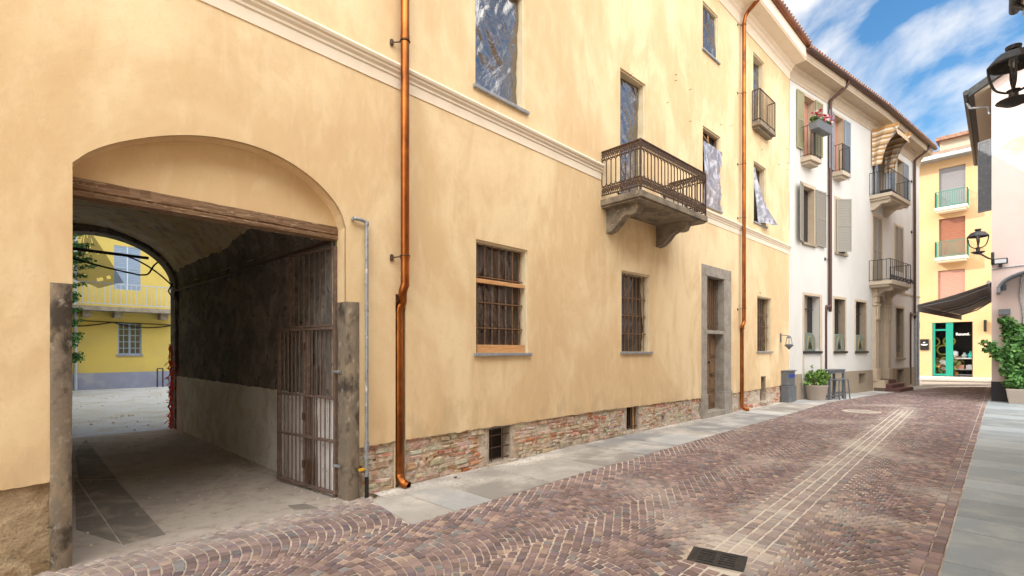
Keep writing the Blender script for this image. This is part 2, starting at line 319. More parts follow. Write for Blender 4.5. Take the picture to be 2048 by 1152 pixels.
m_polycarb = mat('grey_polycarbonate', (.20, .24, .30), .25, spec=.8)
m_orange = mat('orange_safety_net', (.9, .07, .02), .55)
m_cable = mat('black_cable', (.012, .012, .012), .6)
m_net = mat('green_mesh_net', (.10, .17, .14), .9, alpha=.6)
m_verd = mat('green_glazed_plaque', (.13, .17, .145), .5, layers=[dict(s=8, lo=.5, hi=.7, c=(.18, .21, .17), v='Object')])
m_goldline = mat('ochre_line_paint', (.35, .27, .10), .5)
m_maroon = mat('maroon_step_stone', (.10, .042, .04), .6)
m_sandbeige = mat('beige_ledge_stone', (.45, .38, .29), .8)
m_signwhite = mat('white_lettering', (.85, .85, .87), .6)
m_signyellow = mat('yellow_lettering', (.8, .65, .02), .6)
m_signblue = mat('blue_sign_enamel', (.03, .06, .35), .4)
m_lampglass = mat('flood_lamp_glass', (.5, .52, .55), .15)
m_blossom = m_flower
# ---------------------------------------------------------------- plan
B1 = V((1.883, 10.36)); C1 = V((10.35, 18.4)); C2 = V((16.5, 22.7))
A0 = B1-V((.6885, .7252))*17
AB = Wall(A0, B1); CD = Wall(B1, C1); WE = Wall(C1, C2); WF = Wall(C2, (22.6, 27.3))
SJL, SJR = AB.s_(145), AB.s_(692)        # gate jambs
kerbP = V((3.6, 4.14)); kd = V((.705, .709)).normalized()      # right kerb line
KR = Wall(kerbP-kd*12, kerbP+kd*60)
KRo = 12.0                                 # s of kerbP on KR
def spline(pts, m=6):
    out = []
    P = [V(q) for q in pts]; P = [2*P[0]-P[1]]+P+[2*P[-1]-P[-2]]
    for i in range(1, len(P)-2):
        a, b, c, d = P[i-1:i+3]
        for k in range(m):
            t = k/m
            out.append(.5*((2*b)+(c-a)*t+(2*a-5*b+4*c-d)*t*t+(3*b-a-3*c+d)*t**3))
    out.append(P[-2]); return out
def W2(W, px, py): return (W.s_(px), W.z_(px, py))
def sweep(mb, pts, nrm, prof, colr=None):
    """extrude a profile [(out,z)] along plan points with outward normals"""
    n = len(prof); vs = []
    for P, nn in zip(pts, nrm):
        for (o, z) in prof: q = P+nn*o; vs.append((q.x, q.y, z))
    fs = []
    for i in range(len(pts)-1):
        for k in range(n):
            k2 = (k+1) % n; fs.append((i*n+k, i*n+k2, (i+1)*n+k2, (i+1)*n+k))
    fs.append(tuple(range(n))); fs.append(tuple((len(pts)-1)*n+k for k in range(n)))
    mb.add(vs, fs, colr)
def wsweep(mb, W, s0, s1, prof, c=None): sweep(mb, [W.P+W.u*s0, W.P+W.u*s1], [W.n, W.n], prof, c)

# ================================================================ GROUND
g = MB(); S = 900
g.quad((-S, -S, -.05), (S, -S, -.05), (S, S, -.05), (-S, S, -.05))
struct(g.build('ground', m_plaza))
# left edge of the cobbles (along the slab pavement)
edge_px = [(1188, 940), (1480, 856), (1590, 825), (1655, 806), (1762, 788), (1880, 774.5)]
LE = [V((-.9, 5.52, 0))]+[G(*q) for q in edge_px]
slabEnd = [G(745, 1004), G(821.5, 1050.5)]
def inside(poly, x, y):
    c = False; j = len(poly)-1
    for i in range(len(poly)):
        a, b = poly[i], poly[j]
        if (a[1] > y) != (b[1] > y) and x < (b[0]-a[0])*(y-a[1])/(b[1]-a[1])+a[0]: c = not c
        j = i
    return c
bandP = G(1437, 1135).to_2d(); bandQ = G(1812, 820).to_2d(); bd = (bandQ-bandP).normalized(); bn = V((bd.y, -bd.x)); bandL = (bandQ-bandP).length
farP = [V((22.3, 25.9)), V((21.0, 27.6))]
kr = lambda a: kerbP+kd*a
street_poly = [AB.p(2.0, 0, .0).to_2d(), AB.p(AB.s_(742), 0, .0).to_2d(), slabEnd[0].to_2d(), slabEnd[1].to_2d()]+[q.to_2d() for q in LE[1:]]+[kr(30.2), kr(-7), V((-9.5, -3.5))]
mb = MB(); mb.sheet([street_poly], lambda x, y: (x, y, -.003)); struct(mb.build('street_bed', m_joint))
mb = MB(); q_ = [bandP+bd*-1.3-bn*.295, bandP+bd*(bandL)-bn*.295, bandP+bd*(bandL)+bn*.295, bandP+bd*-1.3+bn*.295]; mb.quad(*[V((q.x, q.y, .0005)) for q in q_]); struct(mb.build('gutter_mortar', m_whitejoint))
# cobbles: contrasting arcs laid in lanes along the street, straight rows in the gutter band and along the kerb
random.seed(3)
st = MB(); ang = math.atan2(.709, .705); ca, sa = math.cos(ang), math.sin(ang)
def toW(a, b): return V((kerbP.x+ca*a+sa*b*-1, kerbP.y+sa*a+ca*b))     # a along the street, b to the left of the kerb
def stcol(x, y, dust=0):
    r = random.random()
    if r < .50: c = V((.245, .170, .162))
    elif r < .74: c = V((.195, .145, .160))
    elif r < .87: c = V((.33, .235, .21))
    elif r < .95: c = V((.22, .215, .22))
    else: c = V((.40, .29, .23))
    c = c*random.uniform(.58, 1.12)
    # lime dust left by the works
    q = V((x, y)); t = (q-bandP).dot(bd); dd = abs((q-bandP).dot(bn)-.0)
    if 0 < t < bandL+1: dust += max(0, 1-dd/.55)*(.42+1.1*max(0, noise.noise(V((x*1.1, y*1.1, 5)))))
    s_, o_ = AB.inv((x, y)); dust += max(0, 1-o_/.7)*.5 if s_ < 17 else 0
    dust += max(0, noise.noise(V((x*.8, y*.8, 1)))-.22)*.9
    dust = max(0, min(.75, dust*random.uniform(.5, 1.2)))
    return c*(1-dust)+V((.58, .53, .47))*dust
def stone(q4, gap, far):
    c = sum(q4, V((0, 0)))/4
    if not inside(street_poly, c.x, c.y): return
    t = (c-bandP).dot(bd); dd = (c-bandP).dot(bn)
    colr = stcol(c.x, c.y)
    zt = .007+random.uniform(-.003, .004)
    tilt = V((random.uniform(-.03, .03), random.uniform(-.03, .03)))
    def mv(q, k, z):
        d = q-c; l = d.length; d = d*((l-k)/l) if l > 0 else d
        return (c.x+d.x, c.y+d.y, z+(d.dot(tilt) if z > 0 else 0))
    jj = [q+V((random.uniform(-.006, .006), random.uniform(-.006, .006))) for q in q4]
    o = [mv(q, gap, -.014) for q in jj]; m_ = [mv(q, gap+.001, zt-.007) for q in jj]; i_ = [mv(q, gap+.011, zt) for q in jj]
    if far: st.add(o+i_, [(4, 5, 6, 7), (0, 1, 5, 4), (1, 2, 6, 5), (2, 3, 7, 6), (3, 0, 4, 7)], tuple(colr))
    else: st.add(o+m_+i_, [(8, 9, 10, 11)]+[(k, (k+1) % 4, 4+(k+1) % 4, 4+k) for k in range(4)]+[(4+k, 4+(k+1) % 4, 8+(k+1) % 4, 8+k) for k in range(4)], tuple(colr))
bw = .30                                     # half width of the gutter band
gr_c = G(1434, 1122).to_2d()
def blocked(c):
    t = (c-bandP).dot(bd); dd = abs((c-bandP).dot(bn))
    if -1.5 < t < bandL and dd < bw: return True
    if (c-G(1722, 823).to_2d()).length < .52: return True
    return False
def in_grate(c):
    q = c-gr_c; return abs(q.dot(bd)) < .19 and abs(q.dot(bn)) < .27
LW = 1.34; TH = R(46); Rr = LW/2/math.sin(TH); pitch = .089; n_arc = 16
b0 = .22
lane = 0
b = b0+LW/2
while b < 12:
    k = -110
    while True:
        a0 = k*pitch
        if a0 > 31: break
        k += 1
        for j in range(n_arc+(k % 2)):
            st_ = 2*TH/n_arc; th = -TH+st_*(j+(.5 if k % 2 == 0 else 0)); th = max(-TH+st_*.2, min(TH-st_*.2, th))
            ct, sn = math.cos(th), math.sin(th)
            c = toW(k*pitch+Rr*ct-Rr, b+Rr*sn)
            if c.y < 1.2 or blocked(c) or in_grate(c): continue
            tv = (toW(-sn, ct)-toW(0, 0)); nv_ = (toW(ct, sn)-toW(0, 0))
            hl = Rr*st_/2*random.uniform(.94, 1.06)*(.6 if (k % 2 and j in (0, n_arc)) else 1); hd = pitch*ct/2*random.uniform(.97, 1.05)
            stone([c-tv*hl-nv_*hd, c+tv*hl-nv_*hd, c+tv*hl+nv_*hd, c-tv*hl+nv_*hd], .0088 if c.y < 9 else .0075, c.y > 9)
    b += LW; lane += 1
# gutter band, five straight courses
for r_ in range(5):
    t = -1.5+random.uniform(0, .05)
    while t < bandL:
        L = random.uniform(.085, .115); d0 = -bw+r_*bw*2/5; d1 = d0+bw*2/5
        q4 = [bandP+bd*t+bn*d0, bandP+bd*(t+L)+bn*d0, bandP+bd*(t+L)+bn*d1, bandP+bd*t+bn*d1]
        c = sum(q4, V((0, 0)))/4
        if not in_grate(c): stone(q4, .010, c.y > 9)
        t += L
# two courses along the right kerb, one along the left slabs
for r_ in range(2):
    t = -4
    while t < 30:
        L = random.uniform(.09, .13); stone([toW(t, .01+r_*.105), toW(t+L, .01+r_*.105), toW(t+L, .01+(r_+1)*.105), toW(t, .01+(r_+1)*.105)], .006, t > 9); t += L
struct(st.build('cobbled_street', m_cobble))

# left pavement: big gneiss slabs between the house wall and the cobbles
def wallpt(q):          # nearest point on house walls for a given pavement edge point
    for W in (AB, CD, WE, WF):
        s_, o_ = W.inv(q)
        if s_ <= W.L: return W.P+W.u*max(0, s_)
    return WF.P+WF.u*s_
LEs = [q.to_2d() for q in spline([slabEnd[1]]+LE[1:], 8)]
edge = LEs; inner = [wallpt(q) for q in edge]
inner[0] = slabEnd[0].to_2d()
def along(line, t):
    i = min(int(t), len(line)-2); f = t-i; return line[i]*(1-f)+line[i+1]*f
seg = [0]
for i in range(1, len(edge)): seg.append(seg[-1]+(edge[i]-edge[i-1]).length)
def at_len(L):
    for i in range(len(seg)-1):
        if seg[i+1] >= L: return i+(L-seg[i])/(seg[i+1]-seg[i])
    return len(seg)-1.001
sw = MB(); mj = MB(); L = 0; random.seed(11)
def slabpoly(mb, pts, z, colr):
    c = sum(pts, V((0, 0)))/len(pts)
    lo = [(c+(q-c)*1.0) for q in pts]; hi = []
    for q in pts:
        d = q-c; hi.append(c+d*((d.length-.006)/d.length))
    n = len(pts)
    mb.add([(q.x, q.y, z-.03) for q in lo]+[(q.x, q.y, z-.004) for q in lo]+[(q.x, q.y, z) for q in hi],
           [tuple(range(2*n, 3*n))]+[(k, (k+1) % n, n+(k+1) % n, n+k) for k in range(n)]+[(n+k, n+(k+1) % n, 2*n+(k+1) % n, 2*n+k) for k in range(n)], colr)
while L < seg[-1]-.05:
    d = random.uniform(.55, 1.7) if L > .9 else .62
    L2 = min(seg[-1]-.001, L+d); t0, t1 = at_len(L), at_len(L2)
    split = random.choice([0, 0, 0, 1]) if L > 1 else 0
    gp = .012
    tg0, tg1 = at_len(L+gp), at_len(L2-gp)
    sk = random.uniform(-.12, .12) if L > .1 else 0
    def col_(): 
        v = random.uniform(.27, .56); return (v*.97, v*1.0, v*1.02) if random.random() < .5 else (v*1.05, v, v*.92)
    e0, e1, i0, i1 = along(edge, tg0), along(edge, tg1), along(inner, tg0), along(inner, tg1)
    zz_ = .006+random.uniform(-.003, .004)
    if split:
        f = random.uniform(.35, .6)
        m0, m1 = e0*(1-f)+i0*f, e1*(1-f)+i1*f
        slabpoly(sw, [e0, e1, e1+(m1-e1)*.98, e0+(m0-e0)*.98], zz_, col_()); slabpoly(sw, [m0, m1, i1, i0], zz_+.002, col_())
    else: slabpoly(sw, [e0, e1, i1, i0], zz_, col_())
    L = L2
struct(sw.build('pavement_left', m_slab))
mj.sheet([[(q.x, q.y) for q in edge]+[(q.x, q.y) for q in reversed(inner)]], lambda x, y: (x, y, -.004)); struct(mj.build('pavement_bed', m_joint))
# lime dust swept against the foot of the wall
m_dust = bpy.data.materials.new('lime_dust'); m_dust.use_nodes = True; t_ = m_dust.node_tree; bb_ = t_.nodes['Principled BSDF']; bb_.inputs['Base Color'].default_value = (.66, .62, .56, 1); bb_.inputs['Roughness'].default_value = .95
at_ = t_.nodes.new('ShaderNodeVertexColor'); at_.layer_name = 'Col'; nz_ = t_.nodes.new('ShaderNodeTexNoise'); nz_.inputs['Scale'].default_value = 30; nz_.inputs['Detail'].default_value = 6
tc_ = t_.nodes.new('ShaderNodeTexCoord'); t_.links.new(tc_.outputs['Object'], nz_.inputs['Vector']); sp_ = t_.nodes.new('ShaderNodeSeparateColor'); t_.links.new(at_.outputs[0], sp_.inputs[0])
t_.links.new(mth(t_, 'MULTIPLY', sp_.outputs[0], mth(t_, 'MULTIPLY', nz_.outputs[0], 1.9), True), bb_.inputs['Alpha'])
mb = MB(); N_ = 24
for W, s_0, s_1, w_ in ((AB, AB.s_(748), AB.L-.01, .95), (CD, 0, CD.L-.3, .7)):
    n_ = int((s_1-s_0)/.04)
    for i in range(n_):
        for j in range(N_):
            a0_, a1_ = s_0+.04*i, s_0+.04*(i+1); o0, o1 = -.05+w_*j/N_, -.05+w_*(j+1)/N_
            f = (1-(j+.5)/N_)**1.4*(.55+1.1*noise.noise(V((a0_*.9, o0*2.5, W.L)))+.3*noise.noise(V((a0_*4, o0*4, 2))))
            if W is AB: f *= 1.35
            if f > .03: mb.add([W.p(a0_, .0125, o0), W.p(a1_, .0125, o0), W.p(a1_, .0125, o1), W.p(a0_, .0125, o1)], [(0, 1, 2, 3)], (min(f, .95),)*3)
struct(mb.build('lime_dust', m_dust), 'stuff')
# right pavement
sw = MB(); a = -6.0; random.seed(5)
while a < 20.4:
    d = random.choice([.62, .75, .9, 1.1]); v = random.uniform(.30, .50); c1 = (v*.86, v, v*1.08)
    a2 = min(a+d, 20.4)
    P = [toW(a+.012, -.0), toW(a2-.012, -.0), toW(a2-.012, -1.25), toW(a+.012, -1.25)]; P2 = [toW(a+.006, -1.262), toW(a2-.006, -1.262), toW(a2-.006, -2.9), toW(a+.006, -2.9)]
    slabpoly(sw, P, .012+random.uniform(-.001, .002), c1); v = random.uniform(.30, .50); slabpoly(sw, P2, .012+random.uniform(-.001, .002), (v*.86, v, v*1.08)); a = a2
for i in range(10):
    for j in range(4):
        v = random.uniform(.30, .50); q = [toW(10.0+i*1.04, -2.915-j*1.3), toW(11.03+i*1.04, -2.915-j*1.3), toW(11.03+i*1.04, -4.205-j*1.3), toW(10.0+i*1.04, -4.205-j*1.3)]
        slabpoly(sw, q, .012, (v*.86, v, v*1.08))
struct(sw.build('pavement_right', m_slabR))
mb = MB(); mb.quad(*[V((q.x, q.y, -.012)) for q in (toW(-6, -.01), toW(20.4, -.01), toW(20.4, -9), toW(-6, -9))]); struct(mb.build('pavement_bed', m_soil))
# far piazza paving: lighter and darker bands
pl = MB()
for (p0, p1, p2, p3) in [((1842, 771), (1984, 769.5), (1984, 766), (1846, 767.5)), ((1842, 761), (1984, 764), (1984, 762), (1842, 759))]:
    q = [G(*p_) for p_ in (p0, p1, p2, p3)]; pl.add([(v_.x, v_.y, -.02) for v_ in q], [(0, 1, 2, 3)], (1, 1, 1))
struct(pl.build('paving_band', m_stone))
# passage floor and courtyard
pf = MB(); pf.sheet([[(AB.P.x+AB.u.x*a-AB.n.x*o, AB.P.y+AB.u.y*a-AB.n.y*o) for a, o in ((SJR+.05, -.02), (SJR+.05, 8.4), (SJL-1.2, 8.4), (SJL-1.2, .3), (SJL-.02, -.02))]], lambda x, y: (x, y, .004))
struct(pf.build('passage_floor', m_passfloor))
ds = MB()
def gpoly(pts, z, mbx, c=(1, 1, 1)): slabpoly(mbx, [G(*q).to_2d() for q in pts], z, c)
gpoly([(247, 1091), (331, 1070), (232, 960), (158, 962)], .009, ds); gpoly([(232, 957), (157, 959), (150, 905), (172, 880)], .010, ds); gpoly([(152, 1060), (240, 1088), (155, 965), (150, 963)], .008, ds)
gpoly([(590, 1022), (640, 1018), (610, 1008), (575, 1012)], .009, ds)
struct(ds.build('passage_slab', m_darkslab))
cy = MB(); o_ = 8.4
cy.sheet([[(q.x, q.y) for q in (AB.p(-25, 0, -8.35).to_2d(), AB.p(30, 0, -8.35).to_2d(), AB.p(30, 0, -34).to_2d(), AB.p(-25, 0, -34).to_2d())]], lambda x, y: (x, y, .0))
struct(cy.build('courtyard_gravel', m_gravel))
random.seed(9); rub = MB()
for i in range(420):
    a = random.uniform(SJL-6, SJR+3); o = random.uniform(8.6, 22) if i % 3 else random.uniform(.1, 8)
    if o < 8: a = random.choice([SJR-.02-abs(random.gauss(0, .09)), random.uniform(SJL, SJR)])
    P = AB.p(a, .004, -o); r = random.uniform(.006, .022)*(1 if o < 8.6 else 2)
    rub.lathe(P, [(r, 0), (r*.8, r*.5), (r*.3, r*.8)], 5, (1, 1, 1))
struct(rub.build('rubble_crumbs', m_mortar), 'stuff')
# ================================================================ OCHRE HOUSE
H = thing('ochre_house', AB.p(SJR, 0, 0), 'long ochre plastered house with the vaulted gateway and copper downpipes', 'house')
ZT = 12.02                                   # wall top (cornice starts)
random.seed(21)
def ragged(s0, s1, z0, z1, step=.045, amp=.012):
    n = max(2, int(abs(s1-s0)/step)); out = []
    for i in range(n+1):
        t = i/n; s_ = s0+(s1-s0)*t
        out.append((s_, z0+(z1-z0)*t+amp*noise.noise(V((s_*5, 1, 0)))*2+random.uniform(-amp*.5, amp*.5)))
    return out
arch_px = [(145, 325), (180, 303), (230, 286), (300, 274), (365, 270), (430, 274), (500, 289), (560, 313), (615, 348), (655, 385), (680, 420), (692, 455)]
arch = [(q.x, q.y) for q in spline([V(W2(AB, *q)) for q in arch_px], 5)]
SPL, SPR = AB.s_(100), AB.s_(718)
zPL, zPR = AB.z_(100, 565), AB.z_(718, 605)
ch0, ch1 = AB.s_(791), AB.s_(811); zch = AB.z_(788, 588)
loop = ragged(0, SPL, .72, .76)+[(SPL, zPL), (SJL, zPL)]+arch+[(SJR, zPR), (SPR, zPR)]+ragged(SPR, ch0, .64, .66)+[(ch0, zch), (ch1, zch+.0)]+ragged(ch1, AB.L, .655, .625)+[(AB.L, ZT+.3), (0, ZT+.3)]
def rect(s0, s1, z0, z1): return [(s0, z0), (s1, z0), (s1, z1), (s0, z1)]
def edges(mb, loop, W, o0, o1, closed=True):
    n = len(loop)
    for i in range(n if closed else n-1):
        a, b = loop[i], loop[(i+1) % n]; mb.quad(W.p(a[0], a[1], o0), W.p(b[0], b[1], o0), W.p(b[0], b[1], o1), W.p(a[0], a[1], o1))
winsAB = {'gf1': rect(AB.s_(952), AB.s_(1055.5), 1.855, 3.655), 'ffA': rect(AB.s_(950.5), AB.s_(1050), 6.08, 8.1), 'ffL': rect(3.2, 4.4, 6.08, 8.1), 'gfL': rect(3.2, 4.4, 1.86, 3.65)}
winsCD = {'gf2': rect(CD.s_(1243), CD.s_(1300), 1.865, 3.665), 'gf3': rect(CD.s_(1514.5), CD.s_(1542.5), 1.86, 3.69), 'balc': rect(CD.s_(1240.5), CD.s_(1291), 5.06, 8.12),
          'ffC': rect(CD.s_(1405.5), CD.s_(1441), 5.93, 8.09), 'ffE': rect(CD.s_(1507.5), CD.s_(1532), 6.10, 8.08), 'tfB': rect(CD.s_(1405.5), CD.s_(1436), 10.2, 11.53), 'tfD': rect(CD.s_(1506.5), CD.s_(1528.5), 9.28, 11.62)}
mb = MB(); mb.sheet([loop]+list(winsAB.values()), lambda s_, z: AB.p(s_, z)); edges(mb, loop, AB, 0, -.045)
w1 = mb.build('wall', m_plaster, H)
dfl, dfr = CD.s_(1403), CD.s_(1461.5); zdf = 4.27
loopC = ragged(0, dfl, .625, .585)+[(dfl, zdf), (dfr, zdf)]+ragged(dfr, CD.s_(1522), .585, .60)+[(CD.s_(1522), 1.02), (CD.s_(1532), 1.02)]+ragged(CD.s_(1532), CD.L-.0, .60, .62)+[(CD.L, ZT+.3), (0, ZT+.3)]
mb = MB(); mb.sheet([loopC]+list(winsCD.values()), lambda s_, z: CD.p(s_, z)); edges(mb, loopC, CD, 0, -.045)
w2 = mb.build('wall', m_plaster, H)

# exposed brick plinth behind the plaster's broken lower edge
def plinth(W, s0, s1, ztop, holes, seed, stoniness, base_out=-.055):
    random.seed(seed); mb = MB()
    lp = rect(s0, s1, -.05, ztop)
    ns = int((s1-s0)/.045)+1; nz = 16; zt2 = ztop
    bo_ = lambda a, z: base_out+.012+.030*noise.noise(V((a*3.2, z*6, seed)))+.012*noise.noise(V((a*14, z*14, seed)))
    V_ = [W.p(s0+(s1-s0)*i/ns, -.05+(zt2+.05)*j/nz, bo_(s0+(s1-s0)*i/ns, zt2*j/nz)) for j in range(nz+1) for i in range(ns+1)]; F_ = []
    for j in range(nz):
        for i in range(ns):
            a_, z_ = s0+(s1-s0)*(i+.5)/ns, -.05+(zt2+.05)*(j+.5)/nz
            if not any(h[0] < a_ < h[1] and h[2] < z_ < h[3] for h in holes): F_.append((j*(ns+1)+i, j*(ns+1)+i+1, (j+1)*(ns+1)+i+1, (j+1)*(ns+1)+i))
    mb.add(V_, F_)
    for h in holes: edges(mb, rect(*h), W, base_out+.03, base_out-.22)
    back = mb.build('mortar_bed', m_mortar, H)
    br = MB(); z = .0
    while z < ztop-.03:
        hh = random.uniform(.055, .075); a = s0+random.uniform(0, .1); 
        row_st = z < .2 or random.random() < .15
        while a < s1-.03:
            stn = noise.noise(V((a*.7, z*2.5, seed)))+stoniness+(.2 if row_st else 0)
            L = random.uniform(.14, .27) if stn < .12 else random.uniform(.10, .32)
            b_ = min(a+L, s1-.01); h2 = hh*(1 if stn < .12 else random.uniform(.9, 1.7))
            if z+h2 > ztop+.02: h2 = ztop+.02-z
            if random.random() > .07 and noise.noise(V((a*.9, z*2, seed+20))) < .30 and not any(a < h[1]+.0 and b_ > h[0]-.0 and z < h[3]+.0 and z+h2 > h[2]-.0 for h in holes):
                o = -random.uniform(.0, .022)-.014; g_ = .009; jt = lambda k=.009: random.uniform(-k, k)
                if stn < .12:
                    c = random.choice([(.46, .19, .10), (.42, .15, .075), (.50, .27, .17), (.54, .36, .26), (.50, .40, .30)])
                else: c = random.choice([(.50, .39, .28), (.42, .33, .24), (.54, .45, .35), (.40, .30, .22), (.46, .27, .18)])
                c = tuple(q*random.uniform(.8, 1.15) for q in c)
                k = .02 if stn < .12 else .03
                # body with a chamfered, dented face
                A = [(a+g_+jt(), z+g_*.8+jt()), (b_-g_+jt(), z+g_*.8+jt()), (b_-g_+jt(), z+h2-g_*.8+jt()), (a+g_+jt(), z+h2-g_*.8+jt())]
                cxm = sum(q[0] for q in A)/4; czm = sum(q[1] for q in A)/4
                ring0 = [W.p(q[0], q[1], base_out-.02) for q in A]; ring1 = [W.p(q[0], q[1], o-.016+jt(.005)) for q in A]
                ring2 = [W.p(cxm+(q[0]-cxm)*(1-k/(abs(q[0]-cxm)+.02)), czm+(q[1]-czm)*.68, o+jt(.007)) for q in A]; cen = [W.p(cxm+jt(), czm+jt(), o+jt(.008))]
                br.add(ring0+ring1+ring2+cen, [(i, (i+1) % 4, 4+(i+1) % 4, 4+i) for i in range(4)]+[(4+i, 4+(i+1) % 4, 8+(i+1) % 4, 8+i) for i in range(4)]+[(8+i, 8+(i+1) % 4, 12) for i in range(4)], c)
            a = b_
        z += hh
    br.build('bricks', m_brick, back)
    return back
bw1 = (AB.s_(980), AB.s_(1025), .045, .60); bw2 = (CD.s_(1255), CD.s_(1280), .07, .62); bh = (CD.s_(1325), CD.s_(1332), .16, .30)
plinth(AB, SPR, ch0, .72, [], 1, -.02).name = 'brick_plinth'
plinth(AB, ch1, AB.L, .72, [bw1], 2, 0.0).name = 'brick_plinth'
plinth(CD, 0, dfl+.02, .70, [bw2, bh], 3, .06).name = 'brick_plinth'
bs3 = (CD.s_(1522), CD.s_(1533), .18, 1.0)
plinth(CD, dfr-.02, CD.L, .70, [bs3], 4, .08).name = 'brick_plinth'
# chase behind the lower drainpipe
mb = MB(); mb.quad(AB.p(ch0, -.02, -.102), AB.p(ch1, -.02, -.102), AB.p(ch1, zch, -.102), AB.p(ch0, zch, -.102)); mb.quad(AB.p(ch0, -.02, 0-.002), AB.p(ch0, -.02, -.102), AB.p(ch0, zch, -.102), AB.p(ch0, zch, -.002)); mb.quad(AB.p(ch1, -.02, -.002), AB.p(ch1, -.02, -.102), AB.p(ch1, zch, -.102), AB.p(ch1, zch, -.002)); mb.quad(AB.p(ch0, zch, -.001), AB.p(ch1, zch, -.001), AB.p(ch1, zch, -.102), AB.p(ch0, zch, -.102))
mb.build('pipe_chase', m_reveal, H)
# crumbling mortar lip along the foot
random.seed(77)
def rough_panel(W, s0, s1, z0, z1, o, amp, res, name, m, seed=0, thick=.05):
    ns = max(2, int((s1-s0)/res)); nz = max(2, int((z1-z0)/res)); vs = []; fs = []
    for j in range(nz+1):
        for i in range(ns+1):
            a = s0+(s1-s0)*i/ns; z = z0+(z1-z0)*j/nz
            edge_ = 0 if (i in (0, ns) or j in (0, nz)) else 1
            d = amp*(noise.noise(V((a*4, z*4, seed)))+.5*noise.noise(V((a*11, z*11, seed))))
            vs.append(W.p(a, z, o+d))
    for j in range(nz):
        for i in range(ns): fs.append((j*(ns+1)+i, j*(ns+1)+i+1, (j+1)*(ns+1)+i+1, (j+1)*(ns+1)+i))
    mb = MB(); mb.add(vs, fs)
    mb.build(name, m, H, smooth=True); return mb
rough_panel(AB, 0, SPL+.02, -.05, .80, -.03, .022, .04, 'stained_plinth', m_oldplaster, 3)
# stone posts of the gateway
def post(s0, s1, z1, rev_in, side):
    mb = MB(); n = 26; res = []
    prof = []
    P2 = [(s0, .012), (s1, .012)] if side > 0 else [(s0, .012), (s1, .012)]
    ring = [(s0, -.05), (s0, .008), (s0+.02, .02), (s1-.035, .02), (s1-.004, .0), (s1, -.03), (s1, -.34)] if side < 0 else [(s0, -.34), (s0, -.03), (s0+.004, .0), (s0+.035, .02), (s1-.02, .02), (s1, .008), (s1, -.05)]
    vs = []; m_ = len(ring)
    for j in range(n+1):
        z = -.05+(z1+.05)*j/n
        for (a, o) in ring:
            d = .006*noise.noise(V((a*5, z*3, side)))+.003*noise.noise(V((a*30, z*22, o)))
            if j == n: a = a*.99+(s0+s1)/2*.01
            vs.append(AB.p(a+d*.6, z, o+d))
    fs = [(j*m_+k, j*m_+k+1, (j+1)*m_+k+1, (j+1)*m_+k) for j in range(n) for k in range(m_-1)]
    fs.append(tuple(n*m_+k for k in range(m_)))
    mb.add(vs, fs); return mb.build('stone_post', m_darkstone, H, smooth=True, auto=True)
post(SPL, SJL, zPL, 0, -1); post(SJR, SPR, zPR, 0, 1)
# arch reveal, tympanum and beam
DT = .22
mb = MB(); al = [(SJL, zPL)]+arch+[(SJR, zPR)]
edges(mb, al, AB, 0, -DT-.02, closed=False); mb.build('arch_reveal', m_plaster, H)
zb0, zb1 = 3.315, 3.475
mb = MB(); mb.sheet([[(SJL, zb1)]+arch+[(SJR, zb1)] if arch[0][1] > zb1 else [(SJL, zb1)]+arch[:-1]+[(SJR, zb1)]], lambda s_, z: AB.p(s_, z, -DT)); mb.build('tympanum', m_plaster, H)
bm_ = MB(); n = 30; ring = [(-DT-.16, zb0), (-DT+.012, zb0+.0), (-DT+.02, zb0+.035), (-DT-.0, zb0+.05), (-DT+.016, zb0+.065), (-DT+.014, zb1), (-DT-.16, zb1)]
vs = []
for i in range(n+1):
    a = SJL+(SJR-SJL)*i/n
    for k, (o, z) in enumerate(ring):
        vs.append(AB.p(a, z+.006*noise.noise(V((a*6, k, 3))), o+.006*noise.noise(V((a*8, k, 0)))))
m_ = len(ring); bm_.add(vs, [(i*m_+k, i*m_+(k+1) % m_, (i+1)*m_+(k+1) % m_, (i+1)*m_+k) for i in range(n) for k in range(m_)])
bm_.build('lintel_beam', m_wood, H)
# passage: right wall, left wall, vault, rear arch
SR, SLf = SJR+.02, SJR-3.45; DE = 8.25; zs, za = 3.45, 4.62
def pw(s_, z, d): return AB.p(s_, z, -d)
def rough_side(z0, z1, m, name, amp, off=0.0, res=.09, seed=0):
    nd = int((DE-DT-.1)/res); nz = max(2, int((z1-z0)/res)); vs = []; fs = []
    for j in range(nz+1):
        for i in range(nd+1):
            d = DT+.1+(DE-DT-.1)*i/nd; z = z0+(z1-z0)*j/nz
            if j == nz and name == 'whitewashed_dado': z += .02*noise.noise(V((d*4, 0, 1)))
            q = amp*(noise.noise(V((d*3, z*3, seed)))+.5*noise.noise(V((d*10, z*10, seed))))
            vs.append(pw(SR-off-q*1.0, z, d))
    for j in range(nz):
        for i in range(nd): fs.append((j*(nd+1)+i, j*(nd+1)+i+1, (j+1)*(nd+1)+i+1, (j+1)*(nd+1)+i))
    mb = MB(); mb.add(vs, fs); return mb.build(name, m, H, smooth=True)
zd = EYE-.62
rough_side(-.03, zd, m_greywash, 'whitewashed_dado', .008, .03, .08, 1)
rough_side(zd-.05, zs+.02, m_darkwall, 'passage_wall', .022, .0, .06, 2)
